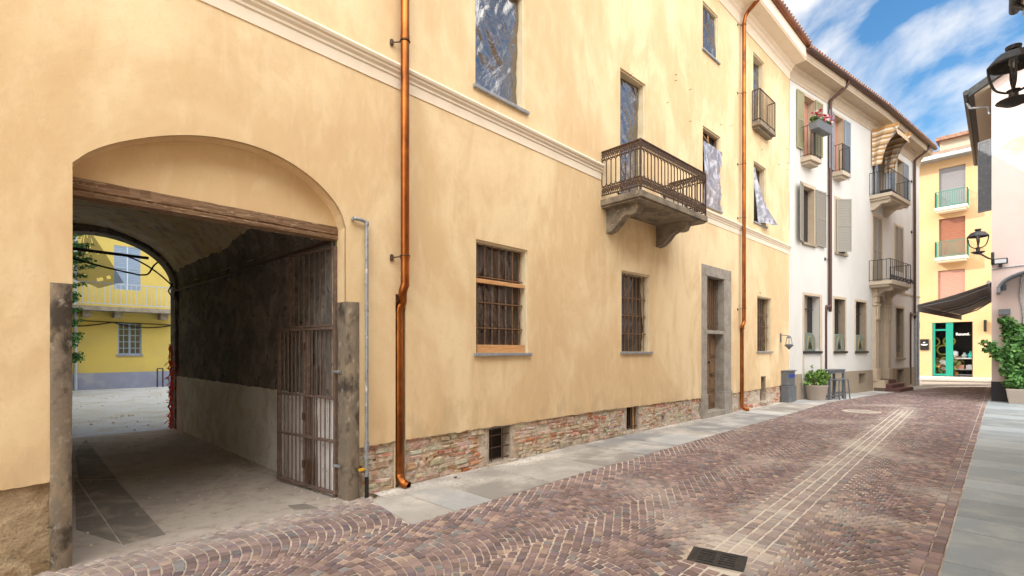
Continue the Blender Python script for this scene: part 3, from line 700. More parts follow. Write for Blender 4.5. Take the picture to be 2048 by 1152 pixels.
# the moulding rod along the spring of the vault
mb = MB(); mb.tube([pw(SR-.05, 3.32, .4), pw(SR-.05, 3.3, 4), pw(SR-.05, 3.33, 8.2)], .022, 7); mb.build('wall_conduit', m_rust, H)
nv = 26; sm = (SR+SLf)/2; rw = (SR-SLf)/2
def vz(t, top=za, k=1.0):     # t from 0 (right) to pi (left)
    return (sm+rw*k*math.cos(t), zs+(top-zs)*math.sin(t))
vs = []; fs = []; nd = 60
for i in range(nd+1):
    d = DT+.12+(DE-DT-.12)*i/nd
    for k in range(nv+1):
        a, z = vz(math.pi*k/nv); q = .02*noise.noise(V((a*2, d*2, z)))
        vs.append(pw(a, z-q, d))
for i in range(nd):
    for k in range(nv): fs.append((i*(nv+1)+k, i*(nv+1)+k+1, (i+1)*(nv+1)+k+1, (i+1)*(nv+1)+k))
mb = MB(); mb.add(vs, fs); mb.build('vault', m_vault, H, smooth=True)
# dark bare strip where the vault plaster has fallen, low on the right haunch
mb = MB(); vs = []; fs = []; nk = 6
for i in range(nd+1):
    d = DT+.12+(DE-DT-.12)*i/nd; tmax = .30+.09*noise.noise(V((d*2.2, 4, 0)))+.03*noise.noise(V((d*9, 4, 0)))+.16*max(0, 1-abs(d-2.3)/2.2)
    for k in range(nk+1):
        a, z = vz(tmax*k/nk, za-.012, .993); vs.append(pw(a, z, d))
for i in range(nd):
    for k in range(nk): fs.append((i*(nk+1)+k, i*(nk+1)+k+1, (i+1)*(nk+1)+k+1, (i+1)*(nk+1)+k))
mb.add(vs, fs); mb.build('bare_haunch', m_darkwall, H, smooth=True)
mb = MB(); mb.quad(pw(SLf, -.02, .3), pw(SLf, -.02, DE), pw(SLf, zs, DE), pw(SLf, zs, .3)); mb.build('passage_wall', m_darkwall, H)
# inner face of the front wall around the opening (closes the passage behind the tympanum)
mb = MB(); ol = [(SR+.0, 0), (SR+.0, zs)]+[vz(math.pi*k/20, za+.06) for k in range(1, 20)]+[(SLf, zs), (SLf, 0)]
inn = [(SJL, 0), (SJL, zb0), (SJR, zb0), (SJR, 0)]
mb.sheet([ol[::-1][:1]+[(SLf, 0), (SJL, 0), (SJL, zb0), (SJR, zb0), (SJR, 0), (SR, 0)]+ol[1:-1]], lambda s_, z: pw(s_, z, DT+.16)); mb.build('inner_gate_wall', m_vault, H)
# rear wall with the arched exit
so0, so1 = SR-2.95, SR-.06; rm = (so0+so1)/2; rr = (so1-so0)/2
def ra(t, g_=0): return (rm+(rr+g_)*math.cos(t), 3.42+(1.06+g_)*math.sin(t))
exitloop = [(so1, -.04)]+[ra(math.pi*k/24) for k in range(25)]+[(so0, -.04)]
mb = MB(); outer = [(so1, -.04), (AB.L+4, -.04), (AB.L+4, ZT+.3), (-2, ZT+.3), (-2, -.04), (so0, -.04)]
mb.sheet([exitloop[::-1]+outer[1:-1]], lambda s_, z: pw(s_, z, DE+.45)); mb.build('rear_wall', m_courtyel, H)
mb = MB(); edges(mb, exitloop, AB, -DE, -DE-.45, closed=False)
mb.sheet([exitloop+[(SLf-.3, -.04), (SLf-.3, za+.4), (SR+.3, za+.4), (SR+.3, -.04)]], lambda s_, z: pw(s_, z, DE)); mb.build('rear_arch', m_darkwall, H)
# ---- string course, cornice, gutter, roof
mb = MB(); prof = [(-.01, 5.465), (.012, 5.465), (.014, 5.60), (.03, 5.615), (.032, 5.645), (.06, 5.675), (.062, 5.70), (.085, 5.715), (.097, 5.745), (.085, 5.775), (-.01, 5.79)]
wsweep(mb, AB, 0, AB.L-.02, prof); mb.build('string_course', m_trim, H)
mb = MB(); wsweep(mb, CD, CD.s_(1318), CD.L-.01, prof); mb.build('string_course', m_trim, H)
corn = [(-.05, 12.0), (.02, 12.0), (.03, 12.05), (.05, 12.25), (.10, 12.29), (.11, 12.36), (.17, 12.40), (.19, 12.47), (.56, 12.48), (.57, 12.50), (.60, 12.53), (.585, 12.57), (.60, 12.90), (-.05, 12.92)]
nB = ((AB.n+CD.n)/2).normalized()
mb = MB(); sweep(mb, [AB.P, B1, C1], [AB.n, nB, CD.n], corn); mb.build('cornice', m_trim, H)
mb = MB(); sweep(mb, [AB.P, B1, C1+CD.u*.02], [AB.n, nB, CD.n], [(.60+.085*math.cos(t)+.06, 12.98+.085*math.sin(t)) for t in [math.pi+math.pi*k/10 for k in range(11)]]+[(.60+.135, 12.98), (.60-.015, 12.98)]); mb.build('gutter', m_copperdark, H)
def roof(W0, pts, nrm, zE, oE, rise, run, name, parent, mt, s_rng=None):
    """tiled slope: pan tile rolls running up the slope"""
    mb = MB(); sweep(mb, pts, nrm, [(oE, zE), (oE, zE-.05), (-run, zE+rise-.05), (-run, zE+rise)]); 
    return mb.build(name, mt, parent)
r1 = roof(AB, [AB.P, B1, C1], [AB.n, nB, CD.n], 13.02, .66, 3.1, 4.6, 'roof', H, m_tile)
mb = MB()
for W in (AB, CD):
    a = .1
    while a < W.L:
        mb.tube([W.p(a, 13.05, .72), W.p(a, 13.05+.5, -.05)], .075, 7); a += .21
mb.build('roof_tile', m_tile, r1)
mb = MB()
mb.quad(AB.p(0, 16.1, -4.6), AB.p(AB.L+12, 16.1, -4.6), AB.p(AB.L+12, 12.3, -9), AB.p(0, 12.3, -9)); mb.quad(AB.p(0, 0, 0), AB.p(0, 12.3, 0), AB.p(0, 12.3, -8.7), AB.p(0, 0, -8.7))
mb.build('roof', m_tile, H)

# ---- windows
def grille(W, lp, o, parent, nv, hz, mtl, knots=True, rv=.0085):
    (s0, z0), (s1, z1) = lp[0], lp[2]; mb = MB()
    for i in range(nv):
        a = s0+(s1-s0)*(i+.5)/nv
        mb.tube([W.p(a, z0, o), W.p(a, z1, o)], rv, 7)
        if knots:
            for h in hz:
                for dz in (-.055, .055): mb.lathe(W.p(a, z0+(z1-z0)*h+dz, o), [(.009, -.02), (.017, -.012), (.013, 0), (.017, .012), (.009, .02)], 8)
    for h in hz:
        z = z0+(z1-z0)*h; mb.wbox(W, s0-.0, s1-.0, z-.008, z+.008, o-.012, o+.014)
    return mb.build('bar_grille', mtl, parent, smooth=False)
def film(W, lp, o, parent, m, amp=.03, res=.05, seed=0, name='plastic_film', top_cut=0):
    (s0, z0), (s1, z1) = lp[0], lp[2]; ns = max(6, int((s1-s0)/res)); nz = max(8, int((z1-z0)/res)); vs = []; fs = []
    for j in range(nz+1):
        for i in range(ns+1):
            a = s0+(s1-s0)*i/ns; z = z0+(z1-top_cut-z0)*j/nz
            q = noise.noise(V((a*1.6+seed, z*1.0, seed)))+.7*abs(noise.noise(V((a*3+z*2.2, z*1.8-a, seed+7))))+.45*abs(noise.noise(V((a*4-z*2.5, z*2, seed+3))))
            vs.append(W.p(a, z, o+amp*q))
    for j in range(nz):
        for i in range(ns): fs.append((j*(ns+1)+i, j*(ns+1)+i+1, (j+1)*(ns+1)+i+1, (j+1)*(ns+1)+i))
    mb = MB(); mb.add(vs, fs); return mb.build(name, m, parent, smooth=True)
def win(W, lp, depth, kind, seed=0, sill=True, mfilm=None, bars=None, hz=(), parent=H, mrev=None, frame_m=None):
    (s0, z0), (s1, z1) = lp[0], lp[2]
    mb = MB(); ins = [(s0+.035, z0), (s1-.035, z0), (s1-.035, z1-.035), (s0+.035, z1-.035)] if kind == 'step' else lp
    if kind == 'step':      # plaster rebate round the opening
        edges(mb, lp, W, 0, -.035)
        for a, b, c, d in [((s0, z0), (s0+.035, z0), (s0+.035, z1-.035), (s0, z1)), ((s1-.035, z0), (s1, z0), (s1, z1), (s1-.035, z1-.035)), ((s0, z1), (s0+.035, z1-.035), (s1-.035, z1-.035), (s1, z1))]:
            mb.quad(*[W.p(q[0], q[1], -.035) for q in (a, b, c, d)])
        edges(mb, ins, W, -.035, -depth-.1)
    else: edges(mb, lp, W, 0, -depth-.1)
    wf = mb.build('window', mrev or m_reveal, parent)
    a0, a1, h0, h1 = ins[0][0], ins[1][0], z0, ins[2][1]
    mb = MB(); f = .045
    fo = -depth
    for (x0, x1, y0, y1) in ((a0, a0+f, h0, h1), (a1-f, a1, h0, h1), (a0+f, a1-f, h0, h0+f), (a0+f, a1-f, h1-f, h1)): mb.wbox(W, x0, x1, y0, y1, fo-.04, fo)
    mb.build('frame', frame_m or m_doorwood, wf)
    mb = MB(); mb.quad(*[W.p(q[0], q[1], -depth-.09) for q in rect(a0, a1, h0, h1)]); mb.build('pane', m_dark, wf)
    if mfilm: film(W, rect(a0+.01, a1-.01, h0+.01, h1-.01), -depth+.05, wf, mfilm, .055, .025, seed)
    if sill:
        mb = MB(); mb.wbox(W, s0-.05, s1+.07, z0-.055, z0-.002, -depth, .05); mb.build('sill', m_sill, wf, bevel=.006)
    if bars: grille(W, rect(a0+.01, a1-.005, h0, h1), -.105 if depth > .18 else -.08, wf, bars, hz, m_bar)
    return wf
g1 = win(AB, winsAB['gf1'], .20, 'step', 3, True, m_film3, 7, (.23, .465, .70))
s0, s1 = AB.s_(953), AB.s_(1045)
mb = MB(); mb.wbox(AB, winsAB['gf1'][0][0]+.05, winsAB['gf1'][1][0]-.05, 1.857, 1.985, -.125, -.03); mb.build('timber_brace', m_newwood, g1, bevel=.004); mb = MB(); mb.wbox(AB, winsAB['gf1'][0][0]+.04, winsAB['gf1'][1][0]-.04, 2.98, 3.045, -.09, -.03); mb.build('timber_brace', m_newwood, g1, bevel=.004)
win(AB, winsAB['gfL'], .2, 'step', 8, True, m_film3, 7, (.23, .465, .7))
win(AB, winsAB['ffA'], .20, 'step', 5, True, m_film); win(AB, winsAB['ffL'], .2, 'step', 15, True, m_film)
win(CD, winsCD['gf2'], .27, 'step', 6, True, m_film3, 7, (.23, .465, .69)); win(CD, winsCD['gf3'], .27, 'step', 9, True, m_film3, 7, (.23, .465, .69))
win(CD, winsCD['balc'], .24, 'step', 11, False, m_film); win(CD, winsCD['tfB'], .14, 'step', 12, True, m_film)
win(CD, winsCD['tfD'], .26, 'step', 14, False, m_film)
wc = win(CD, winsCD['ffC'], .10, 'step', 17, True, None)
(s0, z0), (s1, z1) = winsCD['ffC'][0], winsCD['ffC'][2]
film(CD, rect(s0+.02, s1+.08, z0+.01, z1-.42), .0, wc, m_film2, .05, .03, 4)
mb = MB(); mb.tube([CD.p(s0+.05, z1-.1, -.1), CD.p(s1-.05, z1-.5, -.1)], .015, 6); mb.tube([CD.p((s0+s1)/2, z1, -.12), CD.p((s0+s1)/2, z0, -.12)], .02, 6); mb.build('brace', m_newwood, wc)
we = win(CD, winsCD['ffE'], .2, 'step', 19, True, None)
(s0, z0), (s1, z1) = winsCD['ffE'][0], winsCD['ffE'][2]
# loose film blowing out of the window
vs = []; fs = []; n = 22; m_ = 10
for j in range(n+1):
    t = j/n
    for i in range(m_+1):
        u_ = i/m_; wdt = .25+.75*t; a = s0+.03+(.10*t**1.5)+u_*(.35+.50*t)+.22*t*t*.9
        o = -.1+.42*t**1.4*(.4+.6*u_)+.05*math.sin(u_*9+t*4)*(.3+t)
        z = z1-.12-t*(z1-z0-.16)-(1-abs(u_-.6))*.04*t
        vs.append(CD.p(a, z, o))
for j in range(n):
    for i in range(m_): fs.append((j*(m_+1)+i, j*(m_+1)+i+1, (j+1)*(m_+1)+i+1, (j+1)*(m_+1)+i))
mb = MB(); mb.add(vs, fs); mb.build('loose_film', m_film2, we, smooth=True)
# cellar openings
def cellar(W, h, nv, hz, board=False):
    mb = MB(); mb.quad(*[W.p(q[0], q[1], -.27) for q in rect(*h)]); c = mb.build('cellar_opening', m_dark, H)
    mb = MB()
    for i in range(nv): a = h[0]+(h[1]-h[0])*(i+.5)/nv; mb.tube([W.p(a, h[2], -.10), W.p(a, h[3], -.10)], .008, 6)
    for q in hz: z = h[2]+(h[3]-h[2])*q; mb.tube([W.p(h[0]-.01, z, -.09), W.p(h[1]+.01, z, -.09)], .009, 6)
    mb.build('bar_grille', m_rust, c)
    mb = MB(); mb.wbox(W, h[0]-.05, h[1]+.1, h[2]-.06, h[2]-.005, -.15, .035); mb.build('ledge', m_mortar, c)
    if board: mb = MB(); mb.wbox(W, h[1]-.12, h[1]-.05, h[2], h[3], -.16, -.12); mb.build('board', m_newwood, c)
cellar(AB, bw1, 2, (.08, .42, .78)); cellar(CD, bw2, 4, (.15,), True); cellar(CD, bs3, 1, (.5,))
mb = MB(); mb.quad(*[CD.p(q[0], q[1], -.15) for q in rect(*bh)]); mb.build('vent_hole', m_dark, H)
# ---- stone doorway
od0, od1 = CD.s_(1413.5), CD.s_(1447.5); zo = 3.97
D = MB(); sillz = .17
def pier(s0, s1):
    D.wbox(CD, s0-.03, s1+.0 if s1 < od1 else s1+.03, -.03, .68, -.34, .045); D.wbox(CD, s0, s1, .68, zo, -.34, .02)
pier(dfl, od0); pier(od1, dfr); D.wbox(CD, dfl, dfr, zo, zdf, -.34, .022); D.wbox(CD, od0, od1, -.03, sillz, -.4, .06)
fr = D.build('door_surround', m_stone, H, bevel=.012)
dz1 = 2.36
d_ = MB(); d_.wbox(CD, od0, od1, sillz, dz1, -.36, -.26)
mid = (od0+od1)/2
for (a0, a1) in ((od0, mid), (mid, od1)):
    for (z0, z1) in ((.30, .62), (.70, 1.08), (1.16, 1.62), (1.70, 2.26)):
        w_ = a1-a0; d_.wbox(CD, a0+.09*w_+.02, a1-.09*w_-.02, z0, z1, -.27, -.235); d_.wbox(CD, a0+.2*w_+.02, a1-.2*w_-.02, z0+.06, z1-.06, -.24, -.215)
d_.wbox(CD, mid-.05, mid+.05, sillz, dz1, -.26, -.205)
dd = d_.build('door', m_doorwood, fr, bevel=.008)
mb = MB(); mb.lathe(CD.p(mid+.0, 1.55, -.19), [(.01, -.03), (.035, -.02), (.04, 0), (.03, .02), (.01, .03)], 10); mb.tube([CD.p(mid+.13, 1.2, -.25), CD.p(mid+.13, 1.2, -.19), CD.p(mid+.13, 1.1, -.18)], .012, 6); mb.build('handle', m_blackiron, dd)
mb = MB(); mb.wbox(CD, od0, od1, dz1, dz1+.10, -.36, .0); mb.build('transom', m_stone, fr, bevel=.008)
mb = MB(); z0, z1 = dz1+.1, zo; nb = 9
for i in range(nb):
    a = od0+(od1-od0)*(i+.5)/nb
    mb.tube([CD.p(a+.012*math.sin(k*1.3+i), z0+.22+(z1-z0-.22)*k/12, -.17) for k in range(13)], .008, 5)
for i in range(5):
    a = od0+(od1-od0)*(i+.5)/5; mb.tube([CD.p(a+.085*math.cos(t), z0+.11+.09*math.sin(t), -.17) for t in [math.pi*2*k/14 for k in range(15)]], .007, 5, False)
for z in (z0+.01, z0+.22, z1-.25, z1-.02): mb.tube([CD.p(od0, z, -.17), CD.p(od1, z, -.17)], .009, 5)
mb.build('transom_grille', m_rust, fr)
mb = MB(); mb.wbox(CD, od0, od1, z0, z1, -.32, -.28); mb.build('transom_board', m_doorwood, fr)

# ---- big balcony
def solve_out(W, s_, px):
    lo, hi = 0, 5
    for _ in range(40):
        m = (lo+hi)/2; q = W.p(s_, 0, m)
        if 1024+FPX*q.x/q.y < px: lo = m
        else: hi = m
    return lo
bo = solve_out(CD, .02, 1282)
s0 = .0; s1 = CD.s_(1411, bo)
zst, zsb = 5.05, 4.92
mb = MB(); mb.wbox(CD, s0-.04, s1+.04, zsb, zst, -.02, bo+.04)
mb.wbox(CD, s0-.0, s1+.0, zsb-.04, zsb-.001, -.02, bo)
BA = mb.build('balcony', m_balstone, H, bevel=.012)
def corbel(W, a0, a1, ztop, depth, drop, parent, m):
    prof = [(0, ztop), (depth, ztop), (depth, ztop-.10*drop/.5), (depth*.94, ztop-.2*drop/.5), (depth*.80, ztop-.22*drop/.5), (depth*.66, ztop-.2*drop/.5), (depth*.52, ztop-.24*drop/.5), (depth*.38, ztop-.36*drop/.5), (depth*.2, ztop-.47*drop/.5), (depth*.08, ztop-drop*.98), (0, ztop-drop)]
    mb = MB(); mb.prism(prof, lambda o, z: W.p(a0, z, o), lambda o, z: W.p(a1, z, o)); return mb.build('bracket', m, parent, bevel=.01)
corbel(CD, .16, .36, zsb-.04, bo*.82, .50, BA, m_balstone); corbel(CD, s1-.62, s1-.40, zsb-.04, bo*.82, .50, BA, m_balstone)
# ornate railing
zr0, zr1 = 5.14, 6.05; bh_ = .17
def railing(parent, path, nper, mtl):
    mb = MB()
    for (A, Bq, nm) in path:
        A = V(A); Bq = V(Bq); Ln = (Bq-A).length; d = (Bq-A)/Ln
        P = lambda t, z: V(((A+d*t).x, (A+d*t).y, z))
        for z, r in ((zr1, .021), (zr1-bh_, .011), (zr0, .014), (zr0+bh_, .011)): mb.tube([P(0, z), P(Ln, z)], r, 6)
        w_ = Ln/nm
        zt0, zt1 = zr1-bh_-.0, zr0+bh_
        for i in range(nm):
            c = (i+.5)*w_; rr_ = w_*.5
            up_ = [P(c-rr_*math.cos(t), zt0-rr_-.01+rr_*math.sin(t)) for t in [math.pi*k/6 for k in range(7)]]
            dn = [P(c+rr_*math.cos(t), zt1+rr_+.01-rr_*math.sin(t)) for t in [math.pi*k/6 for k in range(7)]]
            lp_ = up_+dn; mb.tube(lp_+[lp_[0]], .0115, 5, False)
        # scrolled bands
        nS = int(Ln/.052)
        for zc in (zr1-bh_/2, zr0+bh_/2):
            for i in range(nS):
                c = (i+.5)*Ln/nS; sg = 1 if i % 2 else -1
                mb.tube([P(c+sg*(.026-.0018*k)*math.cos(k*.9), zc+(.066-.0055*k)*math.sin(k*.9)) for k in range(9)], .011, 4, False)
                mb.tube([P(c-.03, zc-.07), P(c+.03, zc+.07)], .010, 4, False)
    return mb.build('railing', mtl, parent)
c00 = CD.p(s0, 0, .01); c0 = CD.p(s0, 0, bo); c1 = CD.p(s1, 0, bo); c11 = CD.p(s1, 0, .01)
rl = railing(BA, [(c00, c0, 8), (c0, c1, 21), (c11, c1, 8)], 0, m_rust)
for c in (c0, c1): mb = MB(); mb.box((c.x, c.y, (zr1+zst)/2), .035, .035, zr1-zst+.02, .8); mb.build('rail_post', m_rust, BA)
for q in (c00*.55+c0*.45, c0*.67+c1*.33, c0*.34+c1*.66): mb = MB(); mb.tube([(q.x, q.y, zst), (q.x, q.y, zr0)], .012, 6); mb.box((q.x, q.y, zst+.05), .12, .02, .03, .8); mb.build('rail_foot', m_rust, BA)
mb = MB(); mb.tube([CD.p(s1*.72, 5.72, -.01), CD.p(s1*.72+.1, 5.78, bo)], .014, 6); mb.build('rail_stay', m_rust, BA)
# ---- small third floor balcony
sb0, sb1 = CD.s_(1504), CD.s_(1530)
def small_balcony(W, s0, s1, o, zt, zrail, parent, mslab, mrail, n_front, n_side, thick=.13, name='balcony', band=False, r=.008):
    mb = MB(); mb.wbox(W, s0-.02, s1+.02, zt-thick, zt, -.02, o+.03); mb.wbox(W, s0+.05, s1-.05, zt-thick*1.6, zt-thick-.001, -.02, o-.07)
    b = mb.build(name, mslab, parent, bevel=.01); mb = MB()
    path = [(W.p(s0, 0, .01), W.p(s0, 0, o), n_side), (W.p(s0, 0, o), W.p(s1, 0, o), n_front), (W.p(s1, 0, .01), W.p(s1, 0, o), n_side)]
    for A, Bq, nn in path:
        for z in (zrail, zt+.07)+((zrail-.12, zt+.2) if band else ()): mb.tube([(A.x, A.y, z), (Bq.x, Bq.y, z)], r*1.5, 6)
        for i in range(nn+1):
            q = A+(Bq-A)*i/nn; mb.tube([(q.x, q.y, zt if i in (0, nn) else zt+.07), (q.x, q.y, zrail)], r*(1.5 if i in (0, nn) else 1), 5)
    mb.build('railing', mrail, b); return b
o3 = solve_out(CD, sb0, 1520)
small_balcony(CD, sb0, CD.s_(1550, o3), o3, 9.26, 10.28, H, m_balstone, m_rust, 12, 3, r=.012)

# ---- copper drainpipes
def pipe(parent, pts, r, m, name='drainpipe', rings=(), n=14, brackets=(), W=None):
    mb = MB(); sp = spline(pts, 5) if len(pts) > 2 else [V(q) for q in pts]; mb.tube(sp, r, n)
    for z, P in rings: mb.tube([(P.x, P.y, z-.02), (P.x, P.y, z+.02)], r+.005, n)
    o = mb.build(name, m, parent, smooth=True, auto=True)
    if brackets:
        mb = MB()
        for P, a in brackets:
            mb.tube([(P.x+(r+.008)*math.cos(t), P.y+(r+.008)*math.sin(t), P.z) for t in [2*math.pi*k/12 for k in range(13)]], .006, 5, False)
            q = W.p(a, P.z-.04, .0); mb.tube([P, q], .009, 5); mb.lathe(q, [(.005, -.045), (.028, -.03), (.03, .03), (.005, .045)], 8)
        mb.build('bracket', m_rust, o)
    return o
sA = AB.s_(810, .12); sL = AB.s_(798.5, -.03); r1_ = .058
def hp(W, s_, z, o): return W.p(s_, z, o)
zt_ = AB.z_(818, 585, .1)
pts = [hp(AB, sA, 12.5, .12), hp(AB, sA, 10, .12), hp(AB, sA, 6, .12), hp(AB, sA, zt_+.35, .12), hp(AB, sA+.0, zt_+.12, .12), hp(AB, sA-.02, zt_-.0, .10), hp(AB, sL+.03, zt_-.13, -.0), hp(AB, sL, zt_-.24, -.04), hp(AB, sL, zt_-.5, -.04), hp(AB, sL, 1.2, -.04), hp(AB, sL, .28, -.04), hp(AB, sL, .17, -.03), hp(AB, sL+.02, .075, .04), hp(AB, sL+.05, .045, .12)]
mb = MB(); mb.tube(spline(pts, 6), r1_, 18, cap=False)
for (s_, z, o) in ((sA, AB.z_(812, 515, .12), .12), (sA, AB.z_(808, 82, .12)+.05, .12), (sL, 1.3, -.04)):
    q = AB.p(s_, z, o); mb.tube([(q.x, q.y, z-.03), (q.x, q.y, z+.03)], r1_+.005, 16)
P1 = mb.build('drainpipe', m_copper, H, smooth=True, auto=True)
for z in (AB.z_(808, 82, .12), AB.z_(812, 512, .12)):
    mb = MB(); P = AB.p(sA, z, .12); mb.tube([(P.x+(r1_+.008)*math.cos(t), P.y+(r1_+.008)*math.sin(t), z) for t in [2*math.pi*k/14 for k in range(15)]], .007, 5, False)
    q = AB.p(sA-.14, z-.03, .015); mb.tube([P+V((0, 0, 0)), q], .009, 5); mb.lathe(q, [(.005, -.05), (.026, -.03), (.028, .03), (.005, .05)], 8); mb.build('bracket', m_rust, P1)
sA = CD.s_(1488, .12); sL = CD.s_(1485, .04); zt_ = CD.z_(1496, 650, .12)
pts = [hp(CD, sA+.02, 12.85, .62), hp(CD, sA+.02, 12.62, .62), hp(CD, sA, 12.42, .42), hp(CD, sA, 12.25, .2), hp(CD, sA, 11.95, .12), hp(CD, sA, 11.5, .12), hp(CD, sA, 6, .12), hp(CD, sA, zt_+.4, .12), hp(CD, sA, zt_+.1, .12), hp(CD, sA-.05, zt_-.05, .09), hp(CD, sL-.02, zt_-.12, .05), hp(CD, sL-.04, zt_-.3, .04), hp(CD, sL-.04, 1.0, .04), hp(CD, sL-.04, .3, .04), hp(CD, sL-.03, .13, .05), hp(CD, sL+.03, .07, .14), hp(CD, sL+.08, .06, .2)]
mb = MB(); mb.tube(spline(pts, 6), .055, 16, cap=False)
P2_ = mb.build('drainpipe', m_copper, H, smooth=True, auto=True)
for py, px in ((50, 1488), (188, 1490), (330, 1491), (437, 1492), (618, 1495)):
    mb = MB(); z = CD.z_(px, py, .12); P = CD.p(sA, z, .12); mb.tube([(P.x+.064*math.cos(t), P.y+.064*math.sin(t), z) for t in [2*math.pi*k/12 for k in range(13)]], .007, 5, False); q = CD.p(sA-.2, z-.03, .01); mb.tube([P, q], .007, 5); mb.lathe(q, [(.004, -.04), (.02, -.02), (.02, .02), (.004, .04)], 7); mb.build('bracket', m_rust, P2_)
# grey gas pipe by the gateway
sg = AB.s_(733.5, .05); zg = AB.z_(733, 447, .05)
mb = MB(); mb.tube([hp(AB, AB.s_(707, .0), zg+.03, -.03), hp(AB, AB.s_(707, .05), zg+.03, .05)], .02, 10); mb.tube(spline([hp(AB, AB.s_(706, .05), zg+.035, .05), hp(AB, sg-.07, zg+.03, .05), hp(AB, sg-.015, zg+.012, .05), hp(AB, sg, zg-.05, .05), hp(AB, sg, zg-.3, .05), hp(AB, sg, 1.5, .05), hp(AB, sg, .62, .05)], 6), .0225, 12)
for z, r, h in ((zg+.0, .029, .04), (.66, .032, .10), (.52, .036, .04), (.30, .034, .05), (2.4, .026, .03)): mb.tube([hp(AB, sg, z-h/2, .05), hp(AB, sg, z+h/2, .05)], r, 12)
mb.tube([hp(AB, sg, .62, .05), hp(AB, sg, .28, .05)], .024, 12)
gp = mb.build('gas_pipe', m_galv, H, smooth=True, auto=True)
mb = MB(); mb.tube([hp(AB, sg, .30, .05), hp(AB, sg, -.02, .05)], .027, 12); mb.build('pipe_sleeve', m_blackplastic, gp, smooth=True, auto=True)
mb = MB(); mb.tube([hp(AB, sg, .37, .05), hp(AB, sg-.08, .37, .06)], .011, 8); mb.wbox(AB, sg-.12, sg-.055, .36, .395, .05, .08); mb.build('tap', m_yellowplastic, gp, bevel=.006)
# hooks and wire ends left on the wall
random.seed(2)
for px, py in ((1258, 452-300), (1350, 150), (1378, 180), (1349, 162), (1333, 206), (1378, 243), (1440, 250), (1459, 253), (1522, 300), (1556, 329), (1190, 322), (1573, 298), (1573, 327), (1573, 340), (1518, 585)):
    mb = MB(); z = CD.z_(px, py); a = CD.s_(px); mb.tube([CD.p(a, z, -.01), CD.p(a, z, .05), CD.p(a+random.uniform(-.05, .05), z+random.uniform(-.05, .05), .06)], .006, 5); mb.build('wall_hook', m_rust, H)
# ================================================================ IRON GATE
ga, gb = G(557, 962), G(672, 996)
GW = Wall((ga.x, ga.y), (gb.x, gb.y)); gl = GW.L
gate = thing('iron_gate', ga, 'rusty brown iron bar gate folded back against the passage wall', 'gate')
zg0, zg1, zg2 = .04, 2.2, 3.22
mb = MB()
for a in (0, gl/2-.03, gl-.03): mb.wbox(GW, a, a+.045 if a else .05, zg0, zg1, -.025, .025)
for z in (zg0+.02, .72, 1.28, zg1-.02): mb.wbox(GW, 0, gl, z-.016, z+.016, -.02, .03)
mb.wbox(GW, .50*gl, .555*gl, zg0, zg1+.1, -.03, -.01)
mb.build('frame', m_gateiron, gate, bevel=.004)
mb = MB(); nb = 14
for i in range(nb):
    a = gl*(i+.6)/nb; mb.tube([GW.p(a, zg0, 0), GW.p(a, zg1, 0)], .0095, 6)
for i in range(9): a = gl*(.52+.47*i/9); mb.tube([GW.p(a, zg0, -.07), GW.p(a-.03, zg1-.5, -.09)], .009, 5)
mb.build('bars', m_gateiron, gate)
u0 = .22*gl
mb = MB()
for a in (u0, gl-.03): mb.wbox(GW, a, a+.035, zg1, zg2, -.02, .02)
for z in (zg1+.02, zg2-.0): mb.wbox(GW, u0, gl, z-.014, z+.014, -.02, .02)
up_ = mb.build('upper_frame', m_gateiron, gate, bevel=.003)
mb = MB()
for i in range(8): a = u0+(gl-u0)*(i+.8)/8.6; mb.tube([GW.p(a, zg1, 0), GW.p(a, zg2, 0)], .0085, 6)
mb.build('upper_bars', m_gateiron, up_)
for z in (.35, 1.0, 1.95): mb = MB(); mb.tube([GW.p(gl/2, z-.05, .03), GW.p(gl/2, z+.05, .03)], .022, 8); mb.build('hinge', m_rust, gate)
mb = MB(); mb.wbox(GW, gl*.56, gl*.62, .16, .42, .01, .035); mb.build('lock_plate', m_rust, gate)
for z in (.42, 1.62): mb = MB(); mb.tube([GW.p(gl-.02, z, .02), AB.p(SJR-.02, z, -.1)], .02, 8); mb.build('wall_pin', m_galv, gate)

# orange safety netting hanging at the end of the passage
q0 = AB.p(SR-.12, 0, -DE+.1)
net = MB(); random.seed(4)
for k in range(4):
    base = AB.p(SR-.14-.03*k, 0, -DE+.12+.05*k)
    pts = [base+V((random.uniform(-.03, .03), random.uniform(-.03, .03), .05+1.95*j/26)) for j in range(27)]
    net.tube(pts, .012, 5)
for j in range(64):
    z = .06+2.0*j/64; c = AB.p(SR-.17, z, -DE+.14); a = random.uniform(0, 6.28); L = random.uniform(.04, .12)*(1.2 if j < 50 else .8)
    net.tube([c, c+V((math.cos(a)*L*.6, math.sin(a)*L*.6, random.uniform(-.03, .03))), c+V((math.cos(a)*L, math.sin(a)*L, random.uniform(-.06, .02)))], .009, 4)
tag(net.build('safety_net', m_orange), 'bright orange plastic safety netting bunched up at the far end of the passage', 'safety net')
